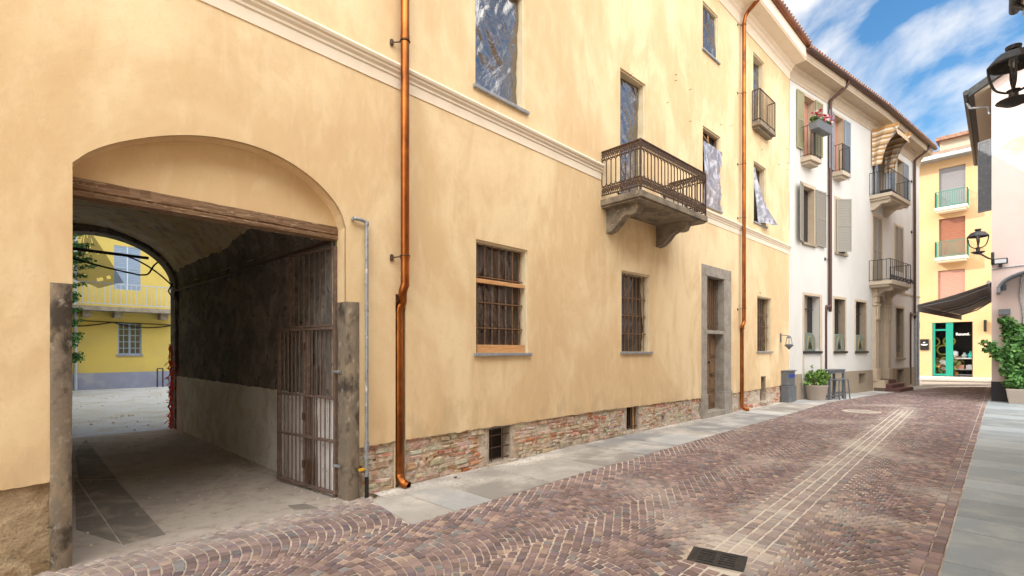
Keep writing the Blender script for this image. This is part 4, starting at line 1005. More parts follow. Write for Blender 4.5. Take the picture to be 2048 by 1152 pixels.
# cables and green net across the rear arch; old pulley lamp under the vault
mb = MB()
def PX(px, py, dist): return V(((px-1024)/FPX*dist, dist, EYE+(HOR-py)/FPX*dist))
dd_ = AB.p(SR-1.5, 0, -DE).y
mb.tube([AB.p(SR-3.3, 4.08, -DE+.1), AB.p(SR-.6, 4.02, -DE+.1)], .035, 7); cb = tag(mb.build('tie_rod', m_blackiron), 'black iron tie rod crossing the rear arch of the passage', 'tie rod')
mb = MB(); 
def sag(A, B, s_, n=12): return [A*(1-i/n)+B*(i/n)-V((0, 0, s_*4*(i/n)*(1-i/n))) for i in range(n+1)]
mb.tube(sag(AB.p(SR-2.9, 4.15, -DE+.05), AB.p(SR-.75, 3.62, -DE+.05), .06)+spline([AB.p(SR-.75, 3.62, -DE+.05), AB.p(SR-.6, 3.66, -DE+.05), AB.p(SR-.5, 3.85, -DE+.05), AB.p(SR-.42, 3.95, -DE+.05)], 4)[1:], .02, 6)
mb.tube(sag(AB.p(SR-1.1, 4.05, -DE+.0), AB.p(SR-.1, 3.4, -DE+.05), -.12), .018, 6)
mb.tube([AB.p(SR-.12, 3.5, -DE+.02), AB.p(SR-.2, 3.3, -DE+.02), AB.p(SR-.1, 3.1, -DE+.02), AB.p(SR-.05, 3.3, -DE+.03)], .018, 5)
tag(mb.build('cable', m_cable), 'slack black cables drooping across the rear arch', 'cable')
mb = MB(); vs = []; fs = []; random.seed(8); n = 16; m_ = 14
for j in range(n+1):
    for i in range(m_+1):
        t = j/n; u_ = i/m_; a = SR-1.72+(.16+.75*t)*u_-.2*t; z = 4.42-t*(1.15-.35*abs(u_-.5))
        vs.append(AB.p(a, z, -DE-.12+.07*math.sin(u_*14+t*3)*(.3+t)))
for j in range(n):
    for i in range(m_):
        if noise.noise(V((i*.5, j*.5, 9))) > -.45: fs.append((j*(m_+1)+i, j*(m_+1)+i+1, (j+1)*(m_+1)+i+1, (j+1)*(m_+1)+i))
mb.add(vs, fs); tag(mb.build('mesh_net', m_net, smooth=True), 'torn green mesh net hanging in the rear arch before the shutters', 'net')
mb = MB(); c = AB.p(SR-2.55, 4.47, -DE+1.1); mb.lathe(c, [(.03, -.14), (.10, -.12), (.16, -.04), (.15, .03), (.06, .06), (.05, .12)], 14)
mb.box(c+V((0, 0, -.2)), .12, .12, .12, .7)
tag(mb.build('ceiling_lamp', m_vault, smooth=True, auto=True), 'dusty old round ceiling fitting under the passage vault', 'lamp')

# ================================================================ COURTYARD HOUSE
cq = G(235, 777); CP = V((cq.x, cq.y)); CY = Wall(CP-AB.u*14, CP+AB.u*22)
CH = thing('courtyard_house', CY.p(14, 0, 0), 'lemon yellow house with blue shutters across the courtyard', 'house')
cwin = rect(CY.s_(236), CY.s_(283), CY.z_(236, 709), CY.z_(236, 645)); cdoor = rect(CY.s_(228), CY.s_(281), CY.z_(228, 578), CY.z_(228, 490))
mb = MB(); mb.sheet([rect(0, CY.L, .78, 10), cwin, cdoor], lambda s_, z: CY.p(s_, z)); mb.build('wall', m_courtyel, CH)
mb = MB(); mb.wbox(CY, 0, CY.L, -.05, .8, -.05, .03); mb.build('painted_plinth', m_bluegrey, CH)
mb = MB(); mb.wbox(CY, -.3, CY.L+.3, 10, 10.2, -6, .7); mb.build('roof', m_tile, CH)
def small_window(W, lp, parent, m_fr, nx, nz, depth=.12, glass=None, sill=None, name='window'):
    (s0, z0), (s1, z1) = lp[0], lp[2]; mb = MB(); edges(mb, lp, W, 0, -depth-.02); f = .06
    for (x0, x1, y0, y1) in ((s0, s0+f, z0, z1), (s1-f, s1, z0, z1), (s0+f, s1-f, z0, z0+f), (s0+f, s1-f, z1-f, z1), ((s0+s1)/2-f*.7, (s0+s1)/2+f*.7, z0+f, z1-f)): mb.wbox(W, x0, x1, y0, y1, -depth-.03, -depth+.02)
    for i in range(1, nx):
        if i*2 != nx: a = s0+(s1-s0)*i/nx; mb.wbox(W, a-.018, a+.018, z0, z1, -depth-.02, -depth+.01)
    for i in range(1, nz): z = z0+(z1-z0)*i/nz; mb.wbox(W, s0, s1, z-.018, z+.018, -depth-.02, -depth+.012)
    w_ = mb.build(name, m_fr, parent)
    mb = MB(); mb.quad(*[W.p(q[0], q[1], -depth-.01) for q in lp]); mb.build('pane', glass or m_glass, w_)
    if sill: mb = MB(); mb.wbox(W, s0-.07, s1+.07, z0-.08, z0-.002, -depth, .06); mb.build('sill', sill, w_)
    return w_
small_window(CY, cwin, CH, m_bluepaint, 4, 5, sill=m_bluegrey)
def shutter(parent, hinge, dirv, width, z0, z1, m, n=None, name='shutter', thick=.035, closed_boards=False):
    """louvred leaf: hinge (x,y) plan point, dirv plan direction"""
    h = V(hinge); d = V(dirv).normalized(); nn = V((d.y, -d.x)); mb = MB(); f = .055 if width > .3 else .04
    P = lambda a, z, o: V((h.x+d.x*a+nn.x*o, h.y+d.y*a+nn.y*o, z))
    def bx(a0, a1, za_, zb, o0, o1): mb.box8([P(a, z, o) for z in (za_, zb) for (a, o) in ((a0, o1), (a1, o1), (a1, o0), (a0, o0))])
    t = thick/2
    bx(0, f, z0, z1, -t, t); bx(width-f, width, z0, z1, -t, t)
    for z in (z0, z1-f*1.2, (z0+z1)/2-f*.6): bx(f, width-f, z, z+f*1.2, -t, t)
    k = n or int((z1-z0)/.065)
    for i in range(k):
        z = z0+(z1-z0)*(i+.5)/k
        mb.box8([P(a, z+dz+oo*(-.9), oo*.7+0) for dz in (-.005, .005) for (a, oo) in ((f, t), (width-f, t), (width-f, -t), (f, -t))])
    bx(f, width-f, z0+f, z1-f, -.004, .0)
    return mb.build(name, m, parent)
cw = cdoor
mb = MB(); edges(mb, cw, CY, 0, -.1); bd_ = mb.build('balcony_door', m_bluepaint, CH)
mid = (cw[0][0]+cw[1][0])/2
shutter(bd_, CY.p(cw[0][0], 0, -.03).to_2d(), CY.u, mid-cw[0][0]-.01, cw[0][1], cw[2][1], m_bluepaint, 26); shutter(bd_, CY.p(mid+.01, 0, -.03).to_2d(), CY.u, mid-cw[0][0]-.01, cw[0][1], cw[2][1], m_bluepaint, 26)
zsl = CY.z_(235, 614, .9)
mb = MB(); mb.wbox(CY, 10, CY.s_(340), zsl-.2, zsl, 0, 1.0)
cb_ = mb.build('balcony', m_stone, CH)
for px in (170, 232, 322): mb = MB(); a = CY.s_(px); mb.wbox(CY, a-.15, a+.15, zsl-.5, zsl-.2, 0, .75); mb.build('bracket', m_stone, cb_)
mb = MB(); a = 10; a1 = CY.s_(340)
for z in (zsl+.12, zsl+1.1): mb.wbox(CY, a, a1, z-.02, z+.02, .93, .97)
while a < a1: mb.wbox(CY, a-.015, a+.015, zsl+.12, zsl+1.1, .935, .965); a += .2
mb.build('railing', m_bluerail, cb_)
mb = MB(); a = CY.s_(151); mb.tube([CY.p(a, .0, .08), CY.p(a, 9.8, .08)], .06, 8); mb.build('drainpipe', m_bluerail, CH)
mb = MB(); mb.tube(sag(CY.p(10, zsl-.75, .05), CY.p(CY.s_(225), zsl-.7, .05), .25)+sag(CY.p(CY.s_(225), zsl-.7, .05), CY.p(CY.s_(345), zsl-.75, .05), .2), .025, 5); mb.tube([CY.p(10, zsl-.62, .04), CY.p(CY.s_(345), zsl-.75, .04)], .02, 5); mb.build('wall_cable', m_cable, CH)
mb = MB()
for px in (311, 322): a = CY.s_(px); mb.tube([CY.p(a, 0, .4), CY.p(a, .95, .4)], .03, 6)
mb.tube([CY.p(CY.s_(311), .95, .4), CY.p(CY.s_(322), .95, .4)], .03, 6); tag(mb.build('bike_rack', m_blackiron), 'thin metal hoop standing by the blue plinth in the courtyard', 'hoop')

def leaves(mb, c, rad, n, size, cols, hollow=.5, up=.3, seed=None):
    if seed is not None: random.seed(seed)
    c = V(c)
    for _ in range(n):
        while True:
            d = V((random.uniform(-1, 1), random.uniform(-1, 1), random.uniform(-1, 1)))
            if hollow < d.length < 1: break
        p = c+V((d.x*rad[0], d.y*rad[1], d.z*rad[2]))
        nn = (d.normalized()+V((random.uniform(-1, 1), random.uniform(-1, 1), random.uniform(-.4, 1.2)))).normalized()
        t = nn.cross(V((random.uniform(-1, 1), random.uniform(-1, 1), random.uniform(-1, 1)))).normalized(); b = nn.cross(t)
        L = size*random.uniform(.6, 1.35); w_ = L*.36
        k = V(random.choice(cols))*random.uniform(.65, 1.3)
        mb.add([p, p+t*L*.5+b*w_+nn*L*.08, p+t*L, p+t*L*.5-b*w_+nn*L*.08], [(0, 1, 2), (0, 2, 3)], tuple(k))
cwg = thing('courtyard_shade_block', AB.p(SJL-4.6, 0, -9), 'tall ochre block added out of view to shade the courtyard', 'house')  # unseen block added to keep the sun out of courtyard and passage
mb = MB(); q0_, q1_ = AB.p(SJL-4.6, 0, -8.75), AB.p(SJL-13.2, 0, -24)
WGx = Wall((q1_.x, q1_.y), (q0_.x, q0_.y)); mb.wbox(WGx, 0, WGx.L, 0, 11.5, -6, 0); mb.build('wall', m_courtyel, cwg); mb = MB(); mb.wbox(WGx, -.4, WGx.L-.3, 11.5, 11.8, -6.4, .4); mb.build('roof', m_tile, cwg)
# cypress-like conifer by the courtyard house
TP = CY.p(CY.s_(88), 0, 3.2)
tr = thing('conifer_tree', TP, 'dark green conifer half hidden behind the gateway in the courtyard', 'tree')
mb = MB(); mb.tube([TP+V((0, 0, -.05)), TP+V((0, 0, 4)), TP+V((.1, 0, 9))], [.16, .12, .04], 8); mb.build('trunk', m_doorwood, tr)
mb = MB(); random.seed(31)
for i in range(120):
    z = 1.2+7.8*random.random()**.9; R_ = (1.9 if z > 4.4 else .95)*(1-(z/10.5)**2)+.1; a = random.uniform(0, 6.28); d = V((math.cos(a), math.sin(a), .25))
    tip = TP+V((0, 0, z))+d*R_
    for k in range(20):
        t = .35+.65*k/20; q = TP+V((0, 0, z))+d*R_*t
        leaves(mb, q, (.15, .15, .08), 7, .10, [(.03, .12, .025), (.05, .17, .03), (.02, .08, .02)], .1)
mb.build('crown', m_leaf, tr)

# ================================================================ WHITE HOUSE
WH = thing('white_house', WE.p(0, 0, 0), 'long white house with taupe shutters, iron balconies and a brown gutter', 'house')
def rpx(W, x0, x1, z0, z1, o=0): return rect(W.s_(x0), W.s_(x1), z0, z1)
wE = {'a': rpx(WE, 1606, 1627, 9.33, 11.74), 'b': rpx(WE, 1666, 1685, 9.33, 11.72), 'e': rpx(WE, 1605, 1627, 6.06, 8.24), 'f': rpx(WE, 1670, 1690, 6.0, 8.2),
      'i': rpx(WE, 1607, 1638, 1.86, 4.03), 'j': rpx(WE, 1667, 1689, 1.86, 4.05), 'k': rpx(WE, 1710, 1731, 1.86, 4.05)}
wF = {'c': rpx(WF, 1753, 1768, 8.98, 11.6), 'g': rpx(WF, 1745, 1763, 5.05, 8.15), 'h': rpx(WF, 1789, 1805, 5.9, 8.15), 'l': rpx(WF, 1791, 1806, 1.5, 4.03), 'd': rpx(WF, 1793, 1804, 9.4, 11.6)}
en0, en1 = WF.s_(1752), WF.s_(1769); em = (en0+en1)/2; er = (en1-en0)/2; zen = 3.95
entry = [(en0, .0), (en0, zen)]+[(em-er*math.cos(math.pi*k/12), zen+er*1.0*math.sin(math.pi*k/12)) for k in range(1, 12)]+[(en1, zen), (en1, .0)]
zpl = .98
vE = rpx(WE, 1715, 1729, .38, .85); vF = rpx(WF, 1792, 1806, .22, .9)
mb = MB(); mb.sheet([rect(0, WE.L, -.05, ZT+.25)]+list(wE.values())+[vE], lambda s_, z: WE.p(s_, z, .012)); mb.build('wall', m_white, WH)
LF = 7.55
lf = [(0, -.05), (en0, -.05)]+entry[1:-1]+[(en1, -.05), (LF, -.05), (LF, ZT+.25), (0, ZT+.25)]
mb = MB(); mb.sheet([lf]+list(wF.values())+[vF], lambda s_, z: WF.p(s_, z, .012)); mb.quad(WF.p(LF, -.05, .012), WF.p(LF, -.05, -9), WF.p(LF, ZT+.2, -9), WF.p(LF, ZT+.2, .012)); mb.build('wall', m_white, WH)
# plinth, broken by the white panel under the first window and by the entrance
mb = MB()
def plz(W, s0, s1, holes=()): mb.sheet([rect(s0, s1, -.04, zpl)]+list(holes), lambda s_, z: W.p(s_, z, .045)); mb.quad(W.p(s0, zpl, .0), W.p(s1, zpl, .0), W.p(s1, zpl, .045), W.p(s0, zpl, .045)); mb.quad(W.p(s1, -.04, 0), W.p(s1, zpl, 0), W.p(s1, zpl, .045), W.p(s1, -.04, .045))
plz(WE, -.0, WE.s_(1602)); mb.build('plinth', m_taupe, WH); mb = MB(); plz(WE, WE.s_(1643), WE.L, [vE]); plz(WF, 0, en0-.55); mb.build('plinth', m_taupe, WH); mb = MB(); plz(WF, en1+.5, LF-.75, [vF])
mb.build('plinth', m_taupe, WH)
for W, v in ((WE, vE), (WF, vF)):
    mb = MB(); edges(mb, v, W, .045, -.18); mb.quad(*[W.p(q[0], q[1], -.18) for q in v]); mb.build('cellar_vent', m_taupe, WH)
# cornice, gutter, roof
nC = ((CD.n+WE.n)/2).normalized(); nE = ((WE.n+WF.n)/2).normalized(); E2 = WF.P+WF.u*LF
cp = [C1, C2, E2]; cn = [WE.n, nE, WF.n]
corn2 = [(-.05, 12.0), (.03, 12.0), (.04, 12.10), (.07, 12.16), (.09, 12.36), (.16, 12.42), (.17, 12.48), (.56, 12.49), (.57, 12.53), (.60, 12.57), (.58, 12.62), (.60, 12.74), (-.05, 12.76)]
mb = MB(); sweep(mb, cp, cn, corn2); mb.build('cornice', m_taupe2, WH)
gut = [(.60+.10*math.cos(t)+.09, 12.82+.10*math.sin(t)) for t in [math.pi+math.pi*k/8 for k in range(9)]]
mb = MB(); sweep(mb, cp, cn, gut); mb.build('gutter', m_brownpipe, WH)
mb = MB(); sweep(mb, cp, cn, [(.66, 12.86), (.66, 12.8), (-4.6, 15.6), (-4.6, 15.7)]); sweep(mb, cp, cn, [(-4.6, 15.7), (-4.6, 15.6), (-9.4, 12.5), (-9.4, 12.6)]); rf = mb.build('roof', m_tile, WH)
mb = MB()
for W, L_ in ((WE, WE.L), (WF, LF)):
    a = .1
    while a < L_: mb.tube([W.p(a, 12.9, .74), W.p(a, 13.35, -.05)], .075, 6); a += .21
mb.build('roof_tile', m_tile, rf)
# windows
def wwin(W, lp, kind, fr=.11, mfr=m_taupe2, depth=.2, m_in=m_dark, rev=m_white, sillm=None, bars=0):
    (s0, z0), (s1, z1) = lp[0], lp[2]
    mb = MB(); edges(mb, lp, W, .012, -depth-.02); wn = mb.build('window', rev, WH)
    mb = MB(); mb.quad(*[W.p(q[0], q[1], -depth-.015) for q in lp]); mb.build('pane', m_in, wn)
    if fr:
        mb = MB(); mb.wbox(W, s0-fr, s0, z0-(fr if kind == 'full' else 0), z1+fr, -.0, .035); mb.wbox(W, s1, s1+fr, z0-(fr if kind == 'full' else 0), z1+fr, 0, .035); mb.wbox(W, s0, s1, z1, z1+fr, 0, .035)
        if kind == 'full': mb.wbox(W, s0, s1, z0-fr-.03, z0, 0, .035)
        mb.build('painted_surround', mfr, wn)
    if sillm: mb = MB(); mb.wbox(W, s0-.08, s1+.1, z0-.10, z0-.002, -depth, .10); mb.build('sill', sillm, wn, bevel=.008)
    if bars:
        mb = MB()
        for i in range(bars): a = s0+(s1-s0)*(i+.5)/bars; mb.tube([W.p(a, z0, -.06), W.p(a, z1, -.06)], .012, 6)
        for h in (.42, .8): mb.wbox(W, s0, s1, z0+(z1-z0)*h-.015, z0+(z1-z0)*h+.015, -.08, -.04)
        mb.build('bar_grille', m_blackiron, wn)
    return wn
a_ = wwin(WE, wE['a'], '', .10, rev=m_taupe2, m_in=m_roller_pink); b_ = wwin(WE, wE['b'], '', .10, rev=m_taupe2, m_in=m_roller_pink)
e_ = wwin(WE, wE['e'], '', .13, rev=m_taupe2, sillm=m_taupe); f_ = wwin(WE, wE['f'], '', .13, rev=m_taupe2, sillm=m_taupe)
i_ = wwin(WE, wE['i'], '', .10, mfr=m_taupe2, sillm=m_blackiron, depth=.24); j_ = wwin(WE, wE['j'], 'full', .10, rev=m_taupe, sillm=m_blackiron, depth=.24); k_ = wwin(WE, wE['k'], 'full', .10, rev=m_taupe, sillm=m_blackiron, depth=.24)
c_ = wwin(WF, wF['c'], '', .10, rev=m_taupe, m_in=m_dark); h_ = wwin(WF, wF['h'], '', .11, rev=m_taupe); g_w = wwin(WF, wF['g'], '', .11, rev=m_taupe); d_w = wwin(WF, wF['d'], '', .08, rev=m_taupe2)
l_ = wwin(WF, wF['l'], 'full', .11, rev=m_taupe, sillm=m_taupe, depth=.3, m_in=m_glass)
# bands of the first surround running down to the plinth
mb = MB(); lp = wE['i']; mb.wbox(WE, lp[0][0]-.10, lp[0][0]-.0, .98, 1.75, 0, .033); mb.wbox(WE, lp[1][0]+.10, lp[1][0]+.2, .98, 4.10, 0, .033); mb.build('painted_band', m_taupe2, i_)
def curtains(W, lp, par, o, m=m_signwhite, split=.5):
    (s0, z0), (s1, z1) = lp[0], lp[2]; mb = MB(); L = s1-s0
    for a0, a1 in ((s0+.02, s0+L*.22), (s1-L*.55, s1-L*.42)): mb.wbox(W, a0, a1, z0, z1, o-.05, o)
    mb.build('frame', m, par)
for W, k, p_ in ((WE, 'i', i_), (WE, 'j', j_), (WE, 'k', k_)):
    lp = wE[k]; curtains(W, lp, p_, -.21, m_sandbeige); (s0, z0), (s1, z1) = lp[0], lp[2]; mb = MB()
    for i in range(5): a = s0+.06+(s1-s0)*.16*i; mb.tube([W.p(a, z0, -.12), W.p(a, z1, -.12)], .011, 6)
    for h in (.76,): mb.wbox(W, s0, s0+(s1-s0)*.78, z0+(z1-z0)*h-.02, z0+(z1-z0)*h+.02, -.15, -.09)
    mb.build('bar_grille', m_blackiron, p_)
    # arched glazed shield standing on the sill
    pr = [(s0+.03, z0)]+[((s0+s0+.90)/2+.03-.45*math.cos(math.pi*q/12), z0+.40+.32*math.sin(math.pi*q/12)) for q in range(13)]+[(s0+.93, z0)]
    sh = MB(); sh.prism(pr, lambda s_, z: W.p(s_, z, .03), lambda s_, z: W.p(s_, z, -.16)); s_o = sh.build('arched_plaque', m_verd, p_, bevel=.012)
    mb = MB(); cxx = s0+.46
    mb.tube([W.p(cxx-.2*math.cos(math.pi*q/12), z0+.38+.2*math.sin(math.pi*q/12), .036) for q in range(13)], .016, 5); mb.tube([W.p(cxx-.2, z0+.1, .036), W.p(cxx-.2, z0+.38, .036)], .014, 5); mb.tube([W.p(cxx+.2, z0+.1, .036), W.p(cxx+.2, z0+.38, .036)], .014, 5)
    mb.build('painted_arch', m_goldline, s_o)
    mb = MB()
    for (dx, hh) in ((-.13, .16), (-.07, .26), (0, .34), (.07, .24), (.13, .14)): mb.wbox(W, cxx+dx-.028, cxx+dx+.028, z0+.08, z0+.08+hh, .03, .036)
    mb.build('painted_town', m_blackiron, s_o)
mb = MB(); lp = wF['l']; (s0, z0), (s1, z1) = lp[0], lp[2]
for i in range(3): a = s0+(s1-s0)*(i+.6)/3.4; mb.tube([WF.p(a, z0+.3, -.1), WF.p(a, z1, -.1)], .012, 6)
for z in (z0+.6, z1-.75): mb.tube([WF.p(s0, z, -.1), WF.p(s1, z, -.1)], .016, 6)
mb.build('bar_grille', m_blackiron, l_)
# shutters on the white house
lp = wE['a']; lw = .50
shutter(a_, WE.p(lp[0][0]-.06, 0, .06).to_2d(), -WE.u, .52, lp[0][1]+.25, lp[2][1]+.05, m_shutolive); shutter(a_, WE.p(lp[1][0]+.02, 0, .07).to_2d(), WE.u, .62, lp[0][1]+.3, lp[2][1]+.05, m_shutolive)
lp = wE['b']; shutter(b_, WE.p(lp[0][0]-.05, 0, .06).to_2d(), (-WE.u+WE.n*.1), .52, lp[0][1], lp[2][1], m_shutblue); shutter(b_, WE.p(lp[1][0]+.02, 0, .07).to_2d(), WE.u, .6, lp[0][1], lp[2][1], m_shutblue)
lp = wE['e']; shutter(e_, WE.p(lp[0][0]-.10, 0, .07).to_2d(), (-WE.u+WE.n*.25), .50, lp[0][1]-.02, lp[2][1]+.02, m_shut); shutter(e_, WE.p(lp[1][0]+.08, 0, .06).to_2d(), (WE.u+WE.n*.05), .78, lp[0][1]-.02, lp[2][1]+.02, m_shut)
lp = wE['f']; shutter(f_, WE.p(lp[0][0]-.02, 0, .06).to_2d(), (WE.u+WE.n*.75), .62, lp[0][1], lp[2][1], m_shut); shutter(f_, WE.p(lp[1][0]+.02, 0, .06).to_2d(), (-WE.u+WE.n*.12), .3, lp[0][1], lp[2][1], m_shut)
lp = wF['c']; shutter(c_, WF.p(lp[0][0]-.02, 0, .06).to_2d(), (-WF.u+WF.n*.1), .55, lp[0][1], lp[2][1], m_shutblue); shutter(c_, WF.p(lp[1][0]+.0, 0, .06).to_2d(), (WF.u+WF.n*.3), .7, lp[0][1], lp[2][1], m_shutblue)
lp = wF['d']; shutter(d_w, WF.p(lp[1][0]+.0, 0, .06).to_2d(), WF.u, .85, lp[0][1], lp[2][1], m_shutblue)
for k, pp in (('g', g_w), ('h', h_)):
    lp = wF[k]; m2 = (lp[1][0]-lp[0][0])/2
    shutter(pp, WF.p(lp[0][0], 0, .0).to_2d(), WF.u, m2-.01, lp[0][1], lp[2][1], m_shut); shutter(pp, WF.p(lp[0][0]+m2+.01, 0, .0).to_2d(), WF.u, m2-.01, lp[0][1], lp[2][1], m_shut)
# balconies
o_ = .38; sa0 = WE.s_(1600, .1)
small_balcony(WE, wE['a'][0][0]-.22, WE.s_(1642, o_), o_, 9.25, 10.42, WH, m_sandbeige, m_blackiron, 11, 3, .16)
small_balcony(WE, WE.s_(1664, 0), WE.s_(1699, o_), o_, 9.25, 10.35, WH, m_sandbeige, m_blackiron, 11, 3, .16)
ob = solve_out(WF, -.05, 1783)
bc = small_balcony(WF, -.1, WF.s_(1820, ob), ob, 8.98, 10.0, WH, m_sandbeige, m_blackiron, 16, 8, .16, r=.010)
corbel(WF, .05, .3, 8.75, ob*.9, .42, bc, m_sandbeige); corbel(WF, WF.s_(1820, ob)-.9, WF.s_(1820, ob)-.6, 8.75, ob*.9, .42, bc, m_sandbeige)
mb = MB(); 
a = WF.p(.25, 9.12, ob-.14); mb.wbox(WF, .0, .9, 9.0, 9.14, ob-.45, ob-.05); mb.build('ledge_box', m_blackplastic, bc)
bg2 = small_balcony(WF, -.15, WF.s_(1821, ob), ob, 5.02, 5.98, WH, m_sandbeige, m_blackiron, 11, 5, .16, band=False, r=.011)
mb = MB()
for i in range(20):
    q = WF.p(.0+3.6*i/20, 5.14, ob); mb.tube([WF.p(-.1+3.5*i/20, 5.1, ob), WF.p(-.1+3.5*(i+1)/20, 5.26, ob)], .012, 4); mb.tube([WF.p(-.1+3.5*i/20, 5.26, ob), WF.p(-.1+3.5*(i+1)/20, 5.1, ob)], .012, 4)
mb.tube([WF.p(-.15, 5.27, ob), WF.p(WF.s_(1821, ob), 5.27, ob)], .014, 5); mb.build('lattice_band', m_blackiron, bg2)
corbel(WF, en0-.42, en0-.15, 4.78, ob*.88, .42, bg2, m_sandbeige); corbel(WF, en1+.1, en1+.35, 4.78, ob*.88, .42, bg2, m_sandbeige)
# entrance
mb = MB(); edges(mb, entry, WF, .012, -.5, closed=False); et = mb.build('entrance', m_taupe2, WH)
mb = MB(); mb.quad(*[WF.p(q[0], q[1], -.5) for q in rect(en0, en1, .4, 3.55)]); mb.wbox(WF, en0, en1, 3.5, 3.62, -.48, -.35); mb.sheet([entry], lambda s_, z: WF.p(s_, z, -.505)); mb.build('door', m_shutblue, et)
mb = MB(); mb.tube([WF.p(en0+.15, 1.7, -.44), WF.p(en0+.55, 1.52, -.40)], .03, 6); mb.lathe(WF.p(en0+.6, 1.5, -.4), [(.02, -.08), (.08, -.03), (.08, .03), (.02, .08)], 8); mb.build('handle', m_blackiron, et)
for (a0, a1) in ((en0-.5, en0-.06), (en1+.06, en1+.45)):
    mb = MB(); mb.wbox(WF, a0, a1, .45, 4.1, .0, .14); mb.wbox(WF, a0-.06, a1+.06, .45, 1.02, .0, .2); mb.wbox(WF, a0-.06, a1+.06, 3.95, 4.05, .0, .2); mb.wbox(WF, a0-.04, a1+.04, 4.4, 4.78, .0, .22); mb.wbox(WF, a0+.05, a1-.05, 3.3, 3.95, .14, .2); mb.wbox(WF, a0, a1, 4.1, 4.4, 0, .18)
    mb.build('pilaster', m_taupe2, et, bevel=.02)
mb = MB(); mb.wbox(WF, en0-.5, en1+.3, -.02, .17, 0.05, 1.05); mb.wbox(WF, en0-.4, en1+.15, .17, .34, .04, .75); mb.wbox(WF, en0-.1, en1+.05, .34, .51, -.48, .45); mb.build('steps', m_maroon, WH, bevel=.012)
mb = MB(); mb.wbox(WF, en0-.5, en0-.06, -.02, .5, .03, .5); mb.build('step_cheek', m_taupe2, WH)
mb = MB(); mb.wbox(WF, en1+.5, LF, 4.78, 4.86, .0, .05); mb.build('ledge', m_taupe2, WH)
# brown drainpipes
def bpipe(W, px_top, px_thin, z_el, zb, rr, name='drainpipe'):
    s_ = W.s_(px_top, .1); s2 = W.s_(px_thin, .05)
    pts = [W.p(s_+.25, 12.86, .66), W.p(s_+.25, 12.6, .62), W.p(s_+.15, 12.35, .4), W.p(s_, 12.1, .15), W.p(s_, 11.7, .1), W.p(s_, 9, .1), W.p(s_, z_el+.3, .1), W.p(s_-.03, z_el+.05, .1), W.p(s2+.05, z_el-.05, .05), W.p(s2, z_el-.2, .05), W.p(s2, zb, .05)]
    mb = MB(); mb.tube(spline(pts[:9], 5), rr, 10); o = mb.build(name, m_brownpipe, WH, smooth=True, auto=True)
    mb = MB(); mb.tube(spline(pts[7:], 5), rr*.62, 8); mb.build('lower_pipe', m_brownpipe, o, smooth=True, auto=True)
    for z in (10.9, 8.2, 5.6):
        mb = MB()
        if z > z_el: mb.tube([W.p(s_-.3, z, .03), W.p(s_+.12, z, .1)], .014, 5); mb.lathe(W.p(s_-.3, z, .03), [(.01, -.08), (.05, 0), (.01, .08)], 6); mb.build('bracket', m_blackiron, o)
bpipe(WE, 1660.5, 1652.5, WE.z_(1656, 614), 1.0, .062); bpipe(WF, 1829.5, 1821.5, WF.z_(1826, 630), .1, .062)
mb = MB(); s_ = WF.s_(1835, .1); mb.tube([WF.p(s_, -.03, .1), WF.p(s_, 4.0, .1)], .09, 8); mb.wbox(WF, s_-.25, s_-.12, 0, 4, 0.02, .1); mb.build('corner_conduit', m_galv, WH)
mb = MB(); mb.wbox(WF, LF-.42, LF-.05, WF.z_(1835, 657), WF.z_(1835, 652), .02, .05); mb.wbox(WF, LF-.42, LF-.05, WF.z_(1835, 650), WF.z_(1835, 645), .02, .05); tag(mb.build('street_sign', m_signblue), 'two small blue enamel plates by the corner of the white house', 'sign')

# striped awning above the top balcony
aw = thing('striped_awning', WF.p(1.5, 11.9, .1), 'ochre and cream striped awning folded low over the top balcony of the white house', 'awning')
m_str = mat('striped_canvas', (1, 1, 1), .85, attr=True)
cols = [(.58, .48, .35), (.36, .20, .07), (.62, .54, .44), (.46, .31, .15), (.26, .15, .07)]
s0, s1 = .05, WF.s_(1811, ob*1.05)
prof = [(.08, 11.98), (.35, 12.06), (.7, 12.03), (.95, 11.85), (1.02, 11.55)]
def st_c(t): return cols[int(t*23) % 5]
mb = MB(); n = 46
for i in range(n):
    a0, a1 = s0+(s1-s0)*i/n, s0+(s1-s0)*(i+1)/n; c = cols[(i//2) % 5]
    for k in range(len(prof)-1): mb.quad(WF.p(a0, prof[k][1], prof[k][0]), WF.p(a1, prof[k][1], prof[k][0]), WF.p(a1, prof[k+1][1], prof[k+1][0]), WF.p(a0, prof[k+1][1], prof[k+1][0]), c)
mb.build('canvas_top', m_str, aw)
m_ = 18
for side in (s0, s1):
    mb = MB()
    for j in range(m_):
        t0, t1 = j/m_, (j+1)/m_; c = cols[(j+1) % 5]
        def P_(t, u_):
            z = 11.98-1.6*t; w_ = (1.02 if t < .08 else 1.02*(1-.62*max(0, t-.08)/.92-.15*math.sin(t*3.1)))
            return WF.p(side+.05*math.sin(u_*9), z-.0*u_+.06*(1-u_)*0+(.07 if t == 0 else 0), .06+w_*u_)
        for k in range(6): mb.quad(P_(t0, k/6), P_(t0, (k+1)/6), P_(t1, (k+1)/6), P_(t1, k/6), c)
    mb.build('canvas_side', m_str, aw, smooth=True)
for sd_ in (s0+.05, s1-.05): mb = MB(); mb.tube([WF.p(sd_, 10.6, .05), WF.p(sd_, 11.7, 1.0)], .02, 6); mb.build('arm', m_galv, aw)

